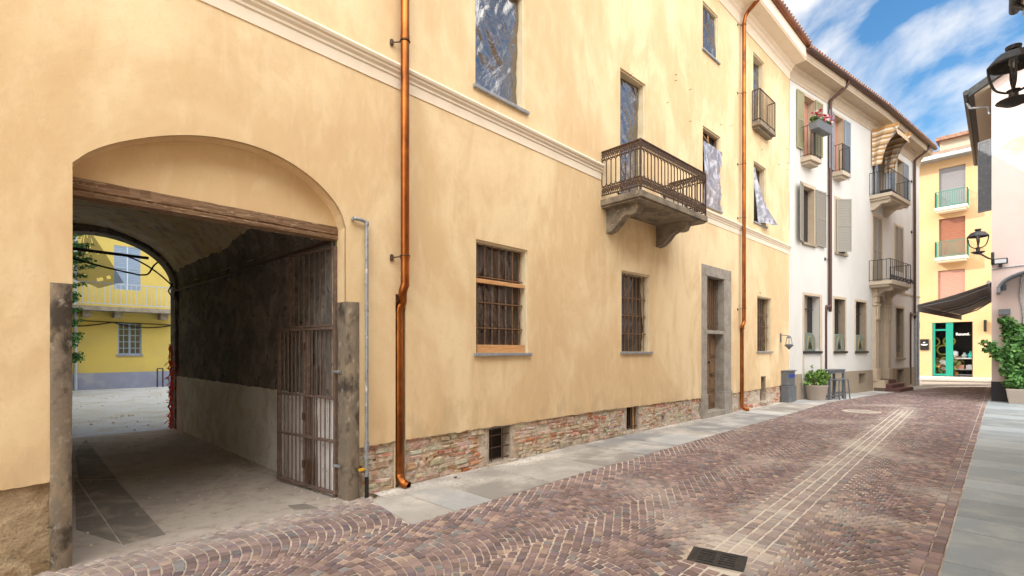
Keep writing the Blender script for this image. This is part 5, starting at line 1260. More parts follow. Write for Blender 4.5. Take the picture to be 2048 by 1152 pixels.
# flower box on the left top balcony
fo = o_+.02; fs0, fs1 = WE.s_(1617, fo), WE.s_(1655, fo+.2)
fb = thing('flower_box', WE.p((fs0+fs1)/2, 10.1, fo+.15), 'grey flower box with crimson and white flowers hung on the railing of the top balcony', 'flower box')
mb = MB(); mb.prism([(fo+.03, 10.12), (fo+.34, 10.12), (fo+.38, 10.42), (fo+.0, 10.42)], lambda o, z: WE.p(fs0, z, o), lambda o, z: WE.p(fs1, z, o)); mb.build('box', m_grey, fb, bevel=.01)
mb = MB(); random.seed(12)
for i in range(12):
    c = WE.p(fs0+(fs1-fs0)*(i+.5)/12, 10.5, fo+.2); leaves(mb, c, (.16, .16, .14), 60, .09, [(.06, .16, .03), (.10, .22, .04), (.04, .10, .02)], .1)
mb.build('foliage', m_leaf, fb)
mb = MB()
for i in range(62):
    c = WE.p(fs0+(fs1-fs0)*random.uniform(-.03, 1.05), 10.5+random.uniform(-.05, .24), fo+.2+random.uniform(-.2, .25)); k = random.choice([(.50, .015, .10), (.58, .03, .16), (.8, .76, .72), (.42, .01, .03)])
    for q in range(7): leaves(mb, c, (.03, .03, .03), 2, .065, [k], .1)
mb.build('flowers', m_flower, fb)

# ================================================================ FAR YELLOW BUILDING
FV = V((-.664, .748)); FPt = V((32.2, 36.0)); FY = Wall(FPt+FV*16, FPt-FV*14)
FB = thing('yellow_apartment_building', FY.p(FY.s_(1904), 0, 0), 'sunny yellow apartment block with roller blinds over a small shop at the street end', 'building')
zr = FY.z_(1850, 329)
fw = {n: rect(FY.s_(x0), FY.s_(x1), FY.z_(x1, yb), FY.z_(x1, yt)) for n, x0, x1, yt, yb in (('p', 1878, 1931, 327, 411), ('q', 1878, 1930.5, 431, 514), ('r', 1876, 1930, 537, 612))}
shop = rect(FY.s_(1864.5), FY.s_(1945.5), -.0, FY.z_(1945, 643))
mb = MB(); mb.sheet([[(0, -.05), (shop[0][0], -.05), (shop[0][0], shop[2][1]), (shop[1][0], shop[2][1]), (shop[1][0], -.05), (FY.L, -.05), (FY.L, zr), (0, zr)]]+list(fw.values()), lambda s_, z: FY.p(s_, z)); mb.build('wall', m_cyell, FB)
mb = MB(); mb.wbox(FY, -.5, FY.L+.5, zr, zr+.28, -10, .9); mb.build('eaves', m_galv, FB)
mb = MB(); mb.quad(FY.p(-.5, zr+.3, .9), FY.p(FY.L, zr+.3, .9), FY.p(FY.L, zr+1.3, -1.6), FY.p(-.5, zr+1.3, -1.6)); mb.build('roof', m_tile, FB)
at0 = FY.s_(1875); mb = MB(); mb.wbox(FY, at0, FY.L, zr+.3, zr+1.75, -8, -1.0); at = mb.build('attic', m_sandbeige, FB)
mb = MB(); mb.wbox(FY, at0-.2, FY.L, zr+1.75, zr+2.0, -8, -.6); mb.build('attic_roof', m_tile, at)
for n, m in (('p', m_roller_grey), ('q', m_roller_orange), ('r', m_roller_pink)):
    lp = fw[n]; mb = MB(); edges(mb, lp, FY, 0, -.2); wn = mb.build('window', m_cyell, FB); mb = MB(); (s0, z0), (s1, z1) = lp[0], lp[2]; k = int((z1-z0)/.09)
    zz0 = z0+.5 if n == 'q' else z0
    for i in range(k):
        z = z0+(z1-z0)*i/k; mb.wbox(FY, s0, s1, z+.01, z+(z1-z0)/k, -.16, -.12 if i % 2 else -.13)
    mb.build('roller_blind', m, wn)
for n, yt, ys, yr in (('p', 412, 419, 379), ('q', 513, 520, 484)):
    s0, s1 = FY.s_(1874), FY.s_(1931); z = FY.z_(1900, yt, .8)
    b = small_balcony(FY, s0, FY.s_(1934, .8), .8, z, z+1.15, FB, m_trim, m_greenrail, 18, 6, .2, r=.016)
# shop front
SH = MB(); (s0, z0), (s1, z1) = shop[0], shop[2]; sm_ = FY.s_(1902, -.1); f = .16
for (a0, a1, y0, y1) in ((s0, s0+f, 0, z1), (sm_-.28, sm_+.12, 0, z1), (s0+f, sm_-.28, .0, .14), (s0+f, sm_-.28, z1*.845, z1*.875), (s0+f, sm_-.28, z1-.04, z1)): SH.wbox(FY, a0, a1, y0, y1, -.16, -.04)
sf = SH.build('shop_front', m_teal, FB)
mb = MB(); mb.wbox(FY, sm_+.12, s1, 0, .06, -.14, -.06); mb.wbox(FY, s1-.05, s1, .06, z1, -.14, -.06); mb.build('glazing_bar', m_blackiron, sf)
mb = MB(); mb.quad(*[FY.p(q[0], q[1], -.1) for q in shop]); mb.build('pane', m_shopglass, sf)
# shop room behind the glass with display
mb = MB()
for q in [[(s0-1, 0, -3.4), (s1+1, 0, -3.4), (s1+1, z1+.3, -3.4), (s0-1, z1+.3, -3.4)], [(s0-1, 0, -.2), (s0-1, 0, -3.4), (s0-1, z1+.3, -3.4), (s0-1, z1+.3, -.2)], [(s1+1, 0, -.2), (s1+1, 0, -3.4), (s1+1, z1+.3, -3.4), (s1+1, z1+.3, -.2)], [(s0-1, z1+.3, -.2), (s1+1, z1+.3, -.2), (s1+1, z1+.3, -3.4), (s0-1, z1+.3, -3.4)]]:
    mb.quad(*[FY.p(*p_) for p_ in q])
mb.build('shop_room', m_blackiron, sf)
random.seed(6)
m_goods = mat('goods', (1, 1, 1), .6, attr=True)
def disp(name, s_, lab, cat, fn):
    mb = MB(); fn(mb, s_); return tag(mb.build(name, m_goods), lab, cat)
def tabl(mb, s_): 
    mb.wbox(FY, s_-1.1, s_+1.1, 1.25, 1.33, -1.3, -.35, (.6, .6, .6))
    for a in (s_-1.05, s_+1.0): mb.wbox(FY, a, a+.06, 0, 1.25, -.42, -.36, (.05, .05, .05)); mb.wbox(FY, a, a+.06, 0, 1.25, -1.3, -1.24, (.05, .05, .05))
    mb.wbox(FY, s_-1.0, s_+1.0, .45, .5, -1.3, -.35, (.35, .35, .33))
sd1 = FY.s_(1931)
disp('display_table', sd1, 'white display table behind the right pane of the shop', 'table', tabl)
for i, (ds_, zb, w_, h_2, c, lb) in enumerate([(-.75, 1.33, .5, .45, (.75, .75, .8), 'white box leaning on the shop table, furthest left'), (-.15, 1.33, .3, .38, (.55, .62, .65), 'pale vase on the shop table beside the teal jugs'), (.2, 1.33, .32, .5, (.03, .5, .4), 'teal jug on the shop table, left of the taller one'), (.62, 1.33, .34, .72, (.03, .52, .42), 'tall teal jug on the shop table'), (.95, 1.33, .2, .4, (.3, .5, .12), 'small green pot at the right end of the shop table'), (-.5, .5, .7, .3, (.7, .35, .3), 'pink folded textile on the lower shelf of the shop table'), (.4, .5, .9, .3, (.6, .6, .62), 'grey pile of ware on the lower shelf of the shop table'), (-1.35, .35, .45, .75, (.8, .8, .78), 'white shopping bag standing behind the shop pane')]):
    mb = MB()
    if 'jug' in lb or 'vase' in lb or 'pot' in lb: mb.lathe(FY.p(sd1+ds_, zb, -.8), [(w_*.4, 0), (w_*.55, h_2*.3), (w_*.5, h_2*.55), (w_*.2, h_2*.8), (w_*.28, h_2)], 12, c)
    else: mb.wbox(FY, sd1+ds_-w_/2, sd1+ds_+w_/2, zb+.005, zb+h_2, -.95, -.6, c); mb.wbox(FY, sd1+ds_-w_/2*.8, sd1+ds_+w_/2*.7, zb+h_2, zb+h_2*1.12, -.9, -.65, tuple(q*.8 for q in c))
    tag(mb.build('shop_item', m_goods, bevel=.02), lb, 'shop goods')
sd2 = FY.s_(1883)
mb = MB(); random.seed(14)
for i in range(26):
    c = FY.p(sd2+random.uniform(-1.0, .95), random.uniform(.1, 1.3), -.7+random.uniform(-.3, .2)); leaves(mb, c, (.28, .28, .25), 24, .28, [(.12, .2, .04), (.3, .3, .06), (.45, .18, .05), (.2, .16, .08)], .1)
tag(mb.build('dried_plants', m_leaf), 'mixed dried plants massed behind the left pane of the shop', 'plants')
mb = MB()
for (a, z, r) in ((-.55, 2.5, .34), (.35, 2.55, .32), (0, 1.9, .34)): mb.tube([FY.p(sd2+a+r*math.cos(t), z+r*math.sin(t), -.6) for t in [2*math.pi*k/18 for k in range(19)]], .06, 6, False, (.22, .22, .03))
tag(mb.build('wreath_display', m_goods), 'three thin green rings hung behind the left pane of the shop', 'wreaths')
# lettering on the pane
def text(s_, body, W, z, size, m, out, parent=None, name='lettering', shear=0, bold=.0):
    cu = bpy.data.curves.new(name, 'FONT'); cu.body = body; cu.size = size; cu.extrude = .01; cu.offset = bold
    ob_ = bpy.data.objects.new(name, cu); col.objects.link(ob_); bpy.context.view_layer.update()
    dg = bpy.context.evaluated_depsgraph_get(); me = bpy.data.meshes.new_from_object(ob_.evaluated_get(dg)); bpy.data.objects.remove(ob_)
    mb = MB(); P = [v.co.copy() for v in me.vertices]
    mb.add([W.p(s_+q.x, z+q.y, out+q.z) for q in P], [tuple(p_.vertices) for p_ in me.polygons]); bpy.data.meshes.remove(me)
    return mb.build(name, m, parent)
ts = FY.s_(1911.5, -.06); tw = FY.s_(1937, -.06)-ts
text(ts, 'Round', FY, FY.z_(1925, 670.5), tw/2.62, m_signwhite, -.06, sf, bold=.004); text(FY.s_(1938, -.06), '.', FY, FY.z_(1925, 670.5), tw/2.6, m_signyellow, -.06, sf, bold=.01)
mb = MB(); zc = FY.z_(1849, 689); mb.wbox(FY, FY.s_(1840.5), FY.s_(1858), FY.z_(1850, 700), FY.z_(1850, 678.5), .02, .09)
sg_ = mb.build('shop_sign', m_blackplastic); tag(sg_, 'square black sign with small white lettering left of the shop door', 'sign')
cs = FY.s_(1849); mb = MB(); mb.lathe(FY.p(cs, zc+.14, .10), [(.02, -.03), (.06, -.02), (.05, .03), (.02, .05)], 8); mb.wbox(FY, cs-.20, cs+.20, zc-.02, zc+.03, .09, .10); mb.wbox(FY, cs-.14, cs+.14, zc-.07, zc-.04, .09, .10); mb.build('sign_mark', m_signwhite, sg_)
mb = MB(); mb.wbox(FY, FY.s_(1968), FY.s_(1973.5), FY.z_(1970, 663), FY.z_(1970, 640), .0, .3); tag(mb.build('wall_box', m_blackplastic, bevel=.02), 'tall narrow black wall light right of the shop', 'wall light')

# ================================================================ PINK HOUSE (right)
PK = V((17.72, 18.2)); pu = V((kd.y, -kd.x)); PG = Wall(PK, PK+pu*8.6); PS = Wall(PK+kd*9.5, PK)    # gable facing us; street face runs away
PH = thing('pink_house', (PK.x, PK.y, 0), 'pale pink gabled house with charcoal plinth on the right of the street', 'house')
zE = 11.75; run = 4.3; rise = 2.55
mb = MB(); mb.sheet([[(0, .72), (8.6, .72), (8.6, zE), (4.3, zE+rise), (0, zE)]], lambda s_, z: PG.p(s_, z)); mb.build('gable_wall', m_pink, PH)
mb = MB(); mb.quad(PS.p(0, .72, 0), PS.p(PS.L, .72, 0), PS.p(PS.L, zE, 0), PS.p(0, zE, 0)); mb.quad(PS.p(0, 0, 0), PS.p(0, zE, 0), PS.p(0, zE, -8.6), PS.p(0, 0, -8.6)); mb.build('street_wall', m_pink, PH)
mb = MB(); mb.wbox(PG, -.012, 8.6, -.05, .74, -.1, .012); mb.build('plinth', m_blackplinth, PH); mb = MB(); mb.wbox(PS, 0, PS.L-.1, -.05, .74, -.1, .012); mb.build('plinth', m_blackplinth, PH)
def rp(x, zoff, along_): # x across gable
    z = zE+rise*(1-abs(x-4.3)/4.3)+zoff; q = PG.p(x, z, 0); return V((q.x+kd.x*along_, q.y+kd.y*along_, z))
mb = MB()
for (x0, x1) in ((-.62, 4.3), (9.2, 4.3)):
    z_ = lambda x: .14
    q = [rp(x0, .30, -.22), rp(x1, .30, -.22), rp(x1, .30, 9.8), rp(x0, .30, 9.8), rp(x0, .02, -.22), rp(x1, .02, -.22), rp(x1, .02, 9.8), rp(x0, .02, 9.8)]; mb.box8([q[4], q[5], q[6], q[7], q[0], q[1], q[2], q[3]])
mb.build('roof', m_blackiron, PH)
mb = MB(); q = lambda x, a, z: V(((PG.p(x, 0, 0).x+kd.x*a), (PG.p(x, 0, 0).y+kd.y*a), z))
mb.box8([q(-.55, -.05, zE-.28), q(0, -.05, zE-.12), q(0, 9.6, zE-.12), q(-.55, 9.6, zE-.28), q(-.55, -.05, zE-.1), q(0, -.05, zE+.1), q(0, 9.6, zE+.1), q(-.55, 9.6, zE-.1)]); mb.build('soffit', m_sandbeige, PH)
mb = MB(); c = [q(-.68, a, zE-.18) for a in (-.25, 9.8)]; mb.tube(c, .095, 12); gt = mb.build('gutter', m_blackiron, PH, smooth=True, auto=True)
mb = MB(); mb.tube([q(-.68, .6, zE-.25), q(-.6, .6, zE-.5), q(-.1, .6, zE-.62), q(-.06, .6, zE-.9)], .045, 8); mb.build('downspout', m_galv, gt, smooth=True, auto=True)
# open shutter on the street face
mb = MB(); zsh0, zsh1 = EYE+(HOR-424)/FPX*19.3, EYE+(HOR-282)/FPX*19.3
shutter(PH, (PK+kd*1.2-pu*.02), (-pu*.9+kd*.45), .42, zsh0, zsh1, m_grey, 34)
# patch of bare masonry
mb = MB(); random.seed(15); cz = EYE+(HOR-288)/FPX*17.7; ax = PG.s_(2046)
mb.prism([(ax+.55*math.cos(t)*random.uniform(.7, 1.1), cz+.42*math.sin(t)*random.uniform(.7, 1.1)) for t in [2*math.pi*k/16 for k in range(16)]], lambda s_, z: PG.p(s_, z, .006), lambda s_, z: PG.p(s_, z, -.02)); mb.build('bare_patch', m_mortar, PH)
# dark shop awning
A1 = PK+kd*.1; A2 = PK+kd*5.4; zw, zf = 4.42, 3.72; pj = 2.15
n2 = -pu
aw = thing('retractable_awning', (A1.x, A1.y, 4.4), 'long charcoal fabric awning stretched out from the pink house over the street', 'awning')
def ap(a, p_, z): q = PK+kd*a+n2*p_; return V((q.x, q.y, z))
pa = lambda a: pj-.107*(a-.1)
mb = MB(); k = 8
for (a0, a1) in ((.1, 4.9), (4.98, 9.0)):
    for i in range(k):
        t0, t1 = i/k, (i+1)/k; zz0 = zw+(zf-zw)*t0-.05*math.sin(math.pi*t0); zz1 = zw+(zf-zw)*t1-.05*math.sin(math.pi*t1)
        mb.box8([ap(a0, pa(a0)*t0, zz0-.012), ap(a1, pa(a1)*t0, zz0-.012), ap(a1, pa(a1)*t1, zz1-.012), ap(a0, pa(a0)*t1, zz1-.012), ap(a0, pa(a0)*t0, zz0), ap(a1, pa(a1)*t0, zz0), ap(a1, pa(a1)*t1, zz1), ap(a0, pa(a0)*t1, zz1)])
mb.build('canopy', m_awning, aw)
for (a0, a1) in ((.1, 4.9), (4.98, 9.0)):
    mb = MB(); p0, p1 = pa(a0), pa(a1); mb.box8([ap(a0, p0, zf-.27), ap(a1, p1, zf-.27), ap(a1, p1+.015, zf-.27), ap(a0, p0+.015, zf-.27), ap(a0, p0, zf), ap(a1, p1, zf), ap(a1, p1+.015, zf), ap(a0, p0+.015, zf)]); mb.build('valance', m_awning, aw)
mb = MB(); mb.tube([ap(.1, pa(.1), zf-.01), ap(9, pa(9), zf-.01)], .035, 8); mb.build('front_bar', m_awnframe, aw)
mb = MB(); mb.tube([ap(.05, .08, zw), ap(9, .08, zw)], .06, 8); mb.build('roller_tube', m_awnframe, aw)
for a in (.6, 4.3, 5.4, 8.6): mb = MB(); mb.tube([ap(a, .1, zw-.12), ap(a+.4, pa(a)*.5, (zw+zf)/2-.14), ap(a, pa(a), zf-.05)], .03, 6); mb.build('folding_arm', m_awnframe, aw)
# wall lantern builder
def lantern(P, hook, label, mat_=m_blackiron, sc=1.0, group=None, name='street_lamp'):
    t = thing(name, P, label, 'street lamp', group); P = V(P)
    mb = MB(); mb.lathe(P, [(.02*sc, .50*sc), (.19*sc, .44*sc), (.295*sc, .31*sc), (.30*sc, .285*sc), (.27*sc, .285*sc), (.17*sc, .40*sc), (.02*sc, .44*sc)], 12); mb.lathe(P, [(.02*sc, .49*sc), (.085*sc, .50*sc), (.095*sc, .56*sc), (.02*sc, .575*sc)], 14); mb.build('lamp_hood', mat_, t, bevel=.006)
    mb = MB()
    for k in range(4):
        a = math.pi/4+k*math.pi/2; c, s_ = math.cos(a), math.sin(a)
        for dw in (-.16, .16):
            c2, s2 = math.cos(a+dw*.6), math.sin(a+dw*.6)
            mb.tube(spline([P+V((c2*.275*sc, s2*.275*sc, .30*sc)), P+V((c2*.255*sc, s2*.255*sc, .15*sc)), P+V((c*.20*sc, s_*.20*sc, -.02*sc)), P+V((c*.10*sc, s_*.10*sc, -.10*sc)), P+V((c*.03*sc, s_*.03*sc, -.12*sc))], 4), .017*sc, 6)
    mb.build('frame', mat_, t)
    mb = MB(); mb.lathe(P, [(.02*sc, -.25*sc), (.06*sc, -.24*sc), (.055*sc, -.12*sc), (.08*sc, -.09*sc), (.02*sc, -.08*sc)], 12); mb.lathe(P, [(.02*sc, -.335*sc), (.10*sc, -.31*sc), (.20*sc, -.25*sc), (.19*sc, -.24*sc), (.05*sc, -.235*sc), (.02*sc, -.23*sc)], 16); mb.build('base_dish', mat_, t, smooth=True, auto=True)
    mb = MB(); mb.lathe(P, [(.02*sc, .40*sc), (.05*sc, .38*sc), (.055*sc, .30*sc), (.02*sc, .25*sc)], 10); mb.build('bulb_socket', m_lampglass, t)
    mb = MB(); H_ = V(hook); mb.tube(spline([P+V((0, 0, -.30*sc)), P*.75+H_*.25+V((0, 0, -.30*sc)), P*.3+H_*.7+V((0, 0, -.36*sc)), V((H_.x, H_.y, P.z-.34*sc))], 5), .03*sc, 8); mb.tube([V((H_.x, H_.y, P.z-.55*sc)), V((H_.x, H_.y, P.z-.1*sc))], .045*sc, 8); mb.build('wall_bracket', mat_, t)
    return t
dl = 17.35; Lp = PX(1956, 490, dl); hk = PG.p(.03, Lp.z, .02)
lantern(Lp, hk, 'small far black street lantern on a bracket at the corner of the pink house', sc=1.0)
# flood light, curved canopy, wall box, conduit
fl = PG.p(PG.s_(2001, .2), EYE+(HOR-521)/FPX*17.8, .16)
f_t = thing('flood_light', fl, 'small black flood light on the pink gable above the curved canopy', 'flood light')
mb = MB(); mb.wbox(PG, PG.s_(2001, .15)-.19, PG.s_(2001, .15)+.19, fl.z-.11, fl.z+.1, .12, .2); mb.wbox(PG, PG.s_(2001)-.05, PG.s_(2001)+.05, fl.z-.2, fl.z-.08, 0, .16); mb.build('housing', m_blackplastic, f_t, bevel=.012)
mb = MB(); mb.wbox(PG, PG.s_(2001, .15)-.15, PG.s_(2001, .15)+.15, fl.z-.075, fl.z+.065, .2, .205); mb.build('lens', m_lampglass, f_t)
cnp = thing('curved_canopy', PG.p(.9, 4.3, 0), 'grey arched polycarbonate door canopy on the pink gable', 'canopy')
ce0, cx0, cr = 4.05, PG.s_(1997, .9), 1.15
cc_s = cx0+cr
arc = lambda t: (cc_s-cr*math.cos(t), 4.05+.62*math.sin(t))
mb = MB()
for i in range(16):
    t0, t1 = math.pi*i/16, math.pi*(i+1)/16; a0, z0 = arc(t0); a1, z1 = arc(t1)
    mb.box8([PG.p(a0, z0-.01, .03), PG.p(a1, z1-.01, .03), PG.p(a1, z1-.01, .95), PG.p(a0, z0-.01, .95), PG.p(a0, z0, .03), PG.p(a1, z1, .03), PG.p(a1, z1, .95), PG.p(a0, z0, .95)])
mb.build('sheet', m_polycarb, cnp, smooth=False)
mb = MB()
for o in (.04, .34, .65, .95): mb.tube([PG.p(*arc(math.pi*k/16), o) for k in range(17)], .035, 6)
for t in (0, math.pi): a, z = arc(t); mb.wbox(PG, a-.05, a+.05, z-.12, z+.08, .03, 1.0)
mb.build('rib', m_grey, cnp)
mb = MB(); zb_ = EYE+(HOR-575)/FPX*17.8; mb.wbox(PG, PG.s_(2003), PG.s_(2013), zb_-.1, zb_+.12, .0, .16); tag(mb.build('junction_box', m_grey, bevel=.01), 'small grey box under the left end of the curved canopy', 'junction box')
z1 = EYE+(HOR-622)/FPX*17.5; mb = MB(); mb.wbox(PG, PG.s_(1997, .1), PG.s_(2021, .1), z1-.11, z1+.1, .0, .2); tag(mb.build('wall_cabinet', m_grey, bevel=.01), 'flat grey metal box on the pink wall above the creeper', 'wall box')
mb = MB(); mb.tube(spline([PG.p(PG.s_(2044), 4.6, .03), PG.p(PG.s_(2040), 3.8, .03), PG.p(PG.s_(2046), 3.2, .03), PG.p(PG.s_(2046), 1.5, .03)], 5), .025, 6); mb.tube([PG.p(.0, EYE+(HOR-537)/FPX*18, .03), PG.p(1.0, EYE+(HOR-533)/FPX*18, .03)], .02, 6); mb.build('wall_conduit', m_galv, PH)
# potted creeper
pc = PG.p(PG.s_(2040, .4), 0, .42)
pt = thing('potted_creeper', pc, 'leafy green creeper climbing the pink wall from a square concrete pot', 'potted plant')
mb = MB(); w2 = .42
def frus(mb, c, w0, w1, z0, z1, rz): 
    q = []
    for w_, z in ((w0, z0), (w1, z1)):
        for (x, y) in ((-1, -1), (1, -1), (1, 1), (-1, 1)):
            v = Matrix.Rotation(rz, 2) @ V((x*w_/2, y*w_/2)); q.append(V((c[0]+v.x, c[1]+v.y, z)))
    mb.box8(q)
frus(mb, pc, .56, .72, .0, .52, ang); mb.build('pot', m_pot, pt, bevel=.02)
gcol = [(.05, .16, .03), (.08, .22, .045), (.03, .10, .02), (.12, .27, .06)]
mb = MB(); random.seed(17)
for (px, py, rx, rz_, n) in ((2034, 765, .32, .32, 420), (2026, 740, .34, .34, 420), (2040, 700, .5, .42, 620), (2018, 712, .42, .26, 420), (2003, 708, .3, .2, 260), (2044, 670, .4, .42, 420), (2022, 672, .2, .3, 180), (2012, 641, .13, .16, 70), (2020, 655, .12, .2, 90)):
    a = PG.s_(px, .3); c = PG.p(a, EYE+(HOR-py)/FPX*17.6, .22 if py < 730 else .35); leaves(mb, c, (rx, .26, rz_), int(n*1.6), .14, gcol, .2)
for (px, py) in ((1990, 690), (1985, 700), (1978, 695), (1974, 700), (1990, 706), (1983, 686), (1970, 686)):
    leaves(mb, PX(px, py, 17.6), (.16, .12, .05), 26, .13, gcol, .1)
mb.build('foliage', m_leaf, pt)
mb = MB(); mb.tube(spline([pc+V((0, 0, .4)), PG.p(PG.s_(2034), 1.2, .2), PG.p(PG.s_(2038), 1.9, .2), PG.p(PG.s_(2024), 2.6, .12), PG.p(PG.s_(2012), 3.0, .1)], 4), .02, 6); mb.tube(spline([PG.p(PG.s_(2036), 1.7, .2), PX(2010, 703, 17.7), PX(1985, 697, 17.6), PX(1970, 690, 17.6)], 4), .012, 5); mb.build('stem', m_doorwood, pt)

# ================================================================ NEAR RIGHT HOUSE (only its eave shows)
NE = kerbP+kd*9.3; NR = Wall(NE+pu*1.2, NE+pu*1.2-kd*26)
NH = thing('eaves_house', (NR.P.x, NR.P.y, 0), 'cream house at the right edge whose gutter and eave corner show at the top', 'house')
mb = MB(); mb.quad(NR.p(0, 0, 0), NR.p(NR.L, 0, 0), NR.p(NR.L, 9.05, 0), NR.p(0, 9.05, 0)); mb.quad(NR.p(0, 0, 0), NR.p(0, 9.05, 0), NR.p(0, 9.05, -8), NR.p(0, 0, -8)); mb.build('wall', m_oppo, NH)
mb = MB(); mb.wbox(NR, -.35, NR.L, 9.02, 9.2, -8.4, .52); mb.build('eave', m_sandbeige, NH)
mb = MB(); mb.quad(NR.p(-.4, 9.24, .6), NR.p(NR.L, 9.24, .6), NR.p(NR.L, 11.8, -4), NR.p(-.4, 11.8, -4)); mb.quad(NR.p(-.4, 11.8, -4), NR.p(NR.L, 11.8, -4), NR.p(NR.L, 9.24, -8.6), NR.p(-.4, 9.24, -8.6)); mb.build('roof', m_tile, NH)
mb = MB(); mb.tube([NR.p(-.3, 9.17, .64), NR.p(NR.L, 9.17, .64)], .09, 12); mb.tube([NR.p(.1, 9.1, .64), NR.p(.1, 8.95, .5)], .05, 8); mb.build('gutter', m_blackiron, NH, smooth=True, auto=True)
for k in range(6):
    s_ = 2.2+k*3.6
    for z0 in (1.0, 4.1, 6.6):
        shutter(NH, NR.p(s_, 0, .05).to_2d(), NR.u, .5, z0, z0+1.7, m_shut, 20); shutter(NH, NR.p(s_+1.5, 0, .05).to_2d(), NR.u, .5, z0, z0+1.7, m_shut, 20)
        mb = MB(); mb.wbox(NR, s_+.5, s_+1.5, z0, z0+1.7, .0, .02); mb.build('window', m_coated, NH)
Lp = PX(2027, 168, 7.3); hw = NR.inv(Lp); lantern(Lp, NR.p(hw[0], Lp.z, .0), 'large near black street lantern at the upper right edge of the view', sc=1.0)

# ================================================================ STREET FURNITURE
# small lantern at the end of the ochre house
Ls = PX(1578, 690, 17.6); q = CD.p(CD.L-.35, 0, .0)
t = thing('wall_lantern', Ls, 'small grey wall lantern between the ochre and the white house', 'wall lantern')
mb = MB(); mb.lathe(Ls, [(.02, -.16), (.06, -.10), (.15, -.02), (.15, .0), (.11, .03), (.05, .04)], 8); mb.lathe(Ls+V((0, 0, .24)), [(.09, 0), (.07, .05), (.02, .1)], 8)
for k in range(6): a = k*math.pi/3; mb.tube([Ls+V((.12*math.cos(a), .12*math.sin(a), .0)), Ls+V((.075*math.cos(a), .075*math.sin(a), .26))], .01, 5)
mb.build('cage', m_grey, t)
sl_, ol_ = CD.inv(Ls); mb = MB(); mb.tube([Ls+V((0, 0, .33)), CD.p(sl_-.05, Ls.z+.36, 0.0)], .014, 6); mb.wbox(CD, sl_-.1, sl_+.02, Ls.z+.1, Ls.z+.42, 0, .02); mb.build('wall_arm', m_grey, t)
# grey meter cabinet
zc0 = 0; mc0, mc1 = CD.s_(1569, .12), CD.L-.02
t = thing('meter_cabinet', CD.p(mc0, 0, .1), 'narrow grey metal cabinet at the foot of the wall where the two houses meet', 'cabinet')
mb = MB(); mb.wbox(CD, mc0, mc1, 0.02, .60, .0, .26); mb.wbox(CD, mc0+.03, mc1-.03, .61, 1.12, .0, .22); mb.wbox(CD, mc0-.0, mc1, 1.12, 1.16, .0, .27); mb.build('case', m_grey, t, bevel=.012)
mb = MB(); mb.wbox(CD, mc0+.14, mc1-.08, .9, 1.02, .22, .226); mb.build('label_plate', m_signblue, t)
# planter with shrub
pp = WE.p(WE.s_(1632, .40), 0, .40); 
t = thing('potted_shrub', pp, 'leafy shrub in a wide round concrete pot beside the bar table', 'potted plant')
k = pp.y/FPX
mb = MB(); mb.lathe(pp, [(.29, 0), (.30, .02), (.385, .50), (.40, .52), (.40, .57), (.36, .57), (.35, .50), (.02, .49)], 28, capends=False); mb.build('pot', m_pot, t, smooth=True, auto=True)
mb = MB(); mb.lathe(pp, [(.34, .48), (.02, .5)], 16); mb.build('soil', m_soil, t)
mb = MB(); random.seed(23); gc = [(.10, .22, .03), (.16, .32, .05), (.05, .12, .02), (.22, .36, .08)]
stems = MB()
for i in range(30):
    a = random.uniform(0, 6.28); r = random.uniform(.05, .33); tip = pp+V((.06+r*math.cos(a), r*math.sin(a), .6+random.uniform(.12, .55)*(1-r*.9)))
    stems.tube([pp+V((.03*math.cos(a), .03*math.sin(a), .48)), (pp+V((0, 0, .5))+tip)/2+V((0, 0, .05)), tip], .008, 4); leaves(mb, tip, (.12, .12, .12), 34, .10, gc, .1)
for (dx, z) in ((-.36, .62), (-.30, .60), (-.42, .63), (-.25, .64)): leaves(mb, pp+V((dx, -.05, z)), (.10, .08, .04), 16, .10, gc, .1)
leaves(mb, pp+V((-.17, 0, 1.26)), (.10, .05, .03), 10, .06, gc, .1)
for z in (.8, .9, 1.05): leaves(mb, pp+V((-.13, 0, z)), (.05, .05, .05), 5, .05, gc, .1)
stems.tube([pp+V((-.1, 0, .5)), pp+V((-.12, 0, .9)), pp+V((-.17, 0, 1.27))], .006, 4)
stems.build('stem', m_doorwood, t); mb.build('foliage', m_leaf, t)
# bar table and stools
TW = WE; tb0, tb1 = WE.s_(1652, .62), WE.s_(1690, .5)
ta = G(1662, 800); s_t, o_t = WE.inv((ta.x, ta.y)); o_t = max(o_t, .50)
t0_, t1_ = WE.s_(1659, o_t), WE.s_(1689.5, o_t); 
bt = thing('bar_table', WE.p(t0_, 0, o_t), 'tall dark grey metal bar table against the white house beside the potted shrub', 'table')
mb = MB(); mb.wbox(WE, t0_-.02, t1_+.03, 1.10, 1.15, o_t-.42, o_t+.02); mb.build('table_top', m_grey, bt, bevel=.008)
for a in (t0_+.03, t1_-.10):
    for oo in (o_t-.07, o_t-.4): mb = MB(); mb.wbox(WE, a, a+.08, 0, 1.10, oo, oo+.08); mb.build('leg', m_grey, bt, bevel=.006)
mb = MB(); mb.wbox(WE, t0_+.11, t1_-.1, .10, .16, o_t-.07, o_t-.01); mb.wbox(WE, t0_+.03, t0_+.11, .1, .16, o_t-.34, o_t-.07); mb.wbox(WE, t0_+.11, t1_-.1, 1.0, 1.099, o_t-.05, o_t-.01); mb.build('stretcher', m_grey, bt)
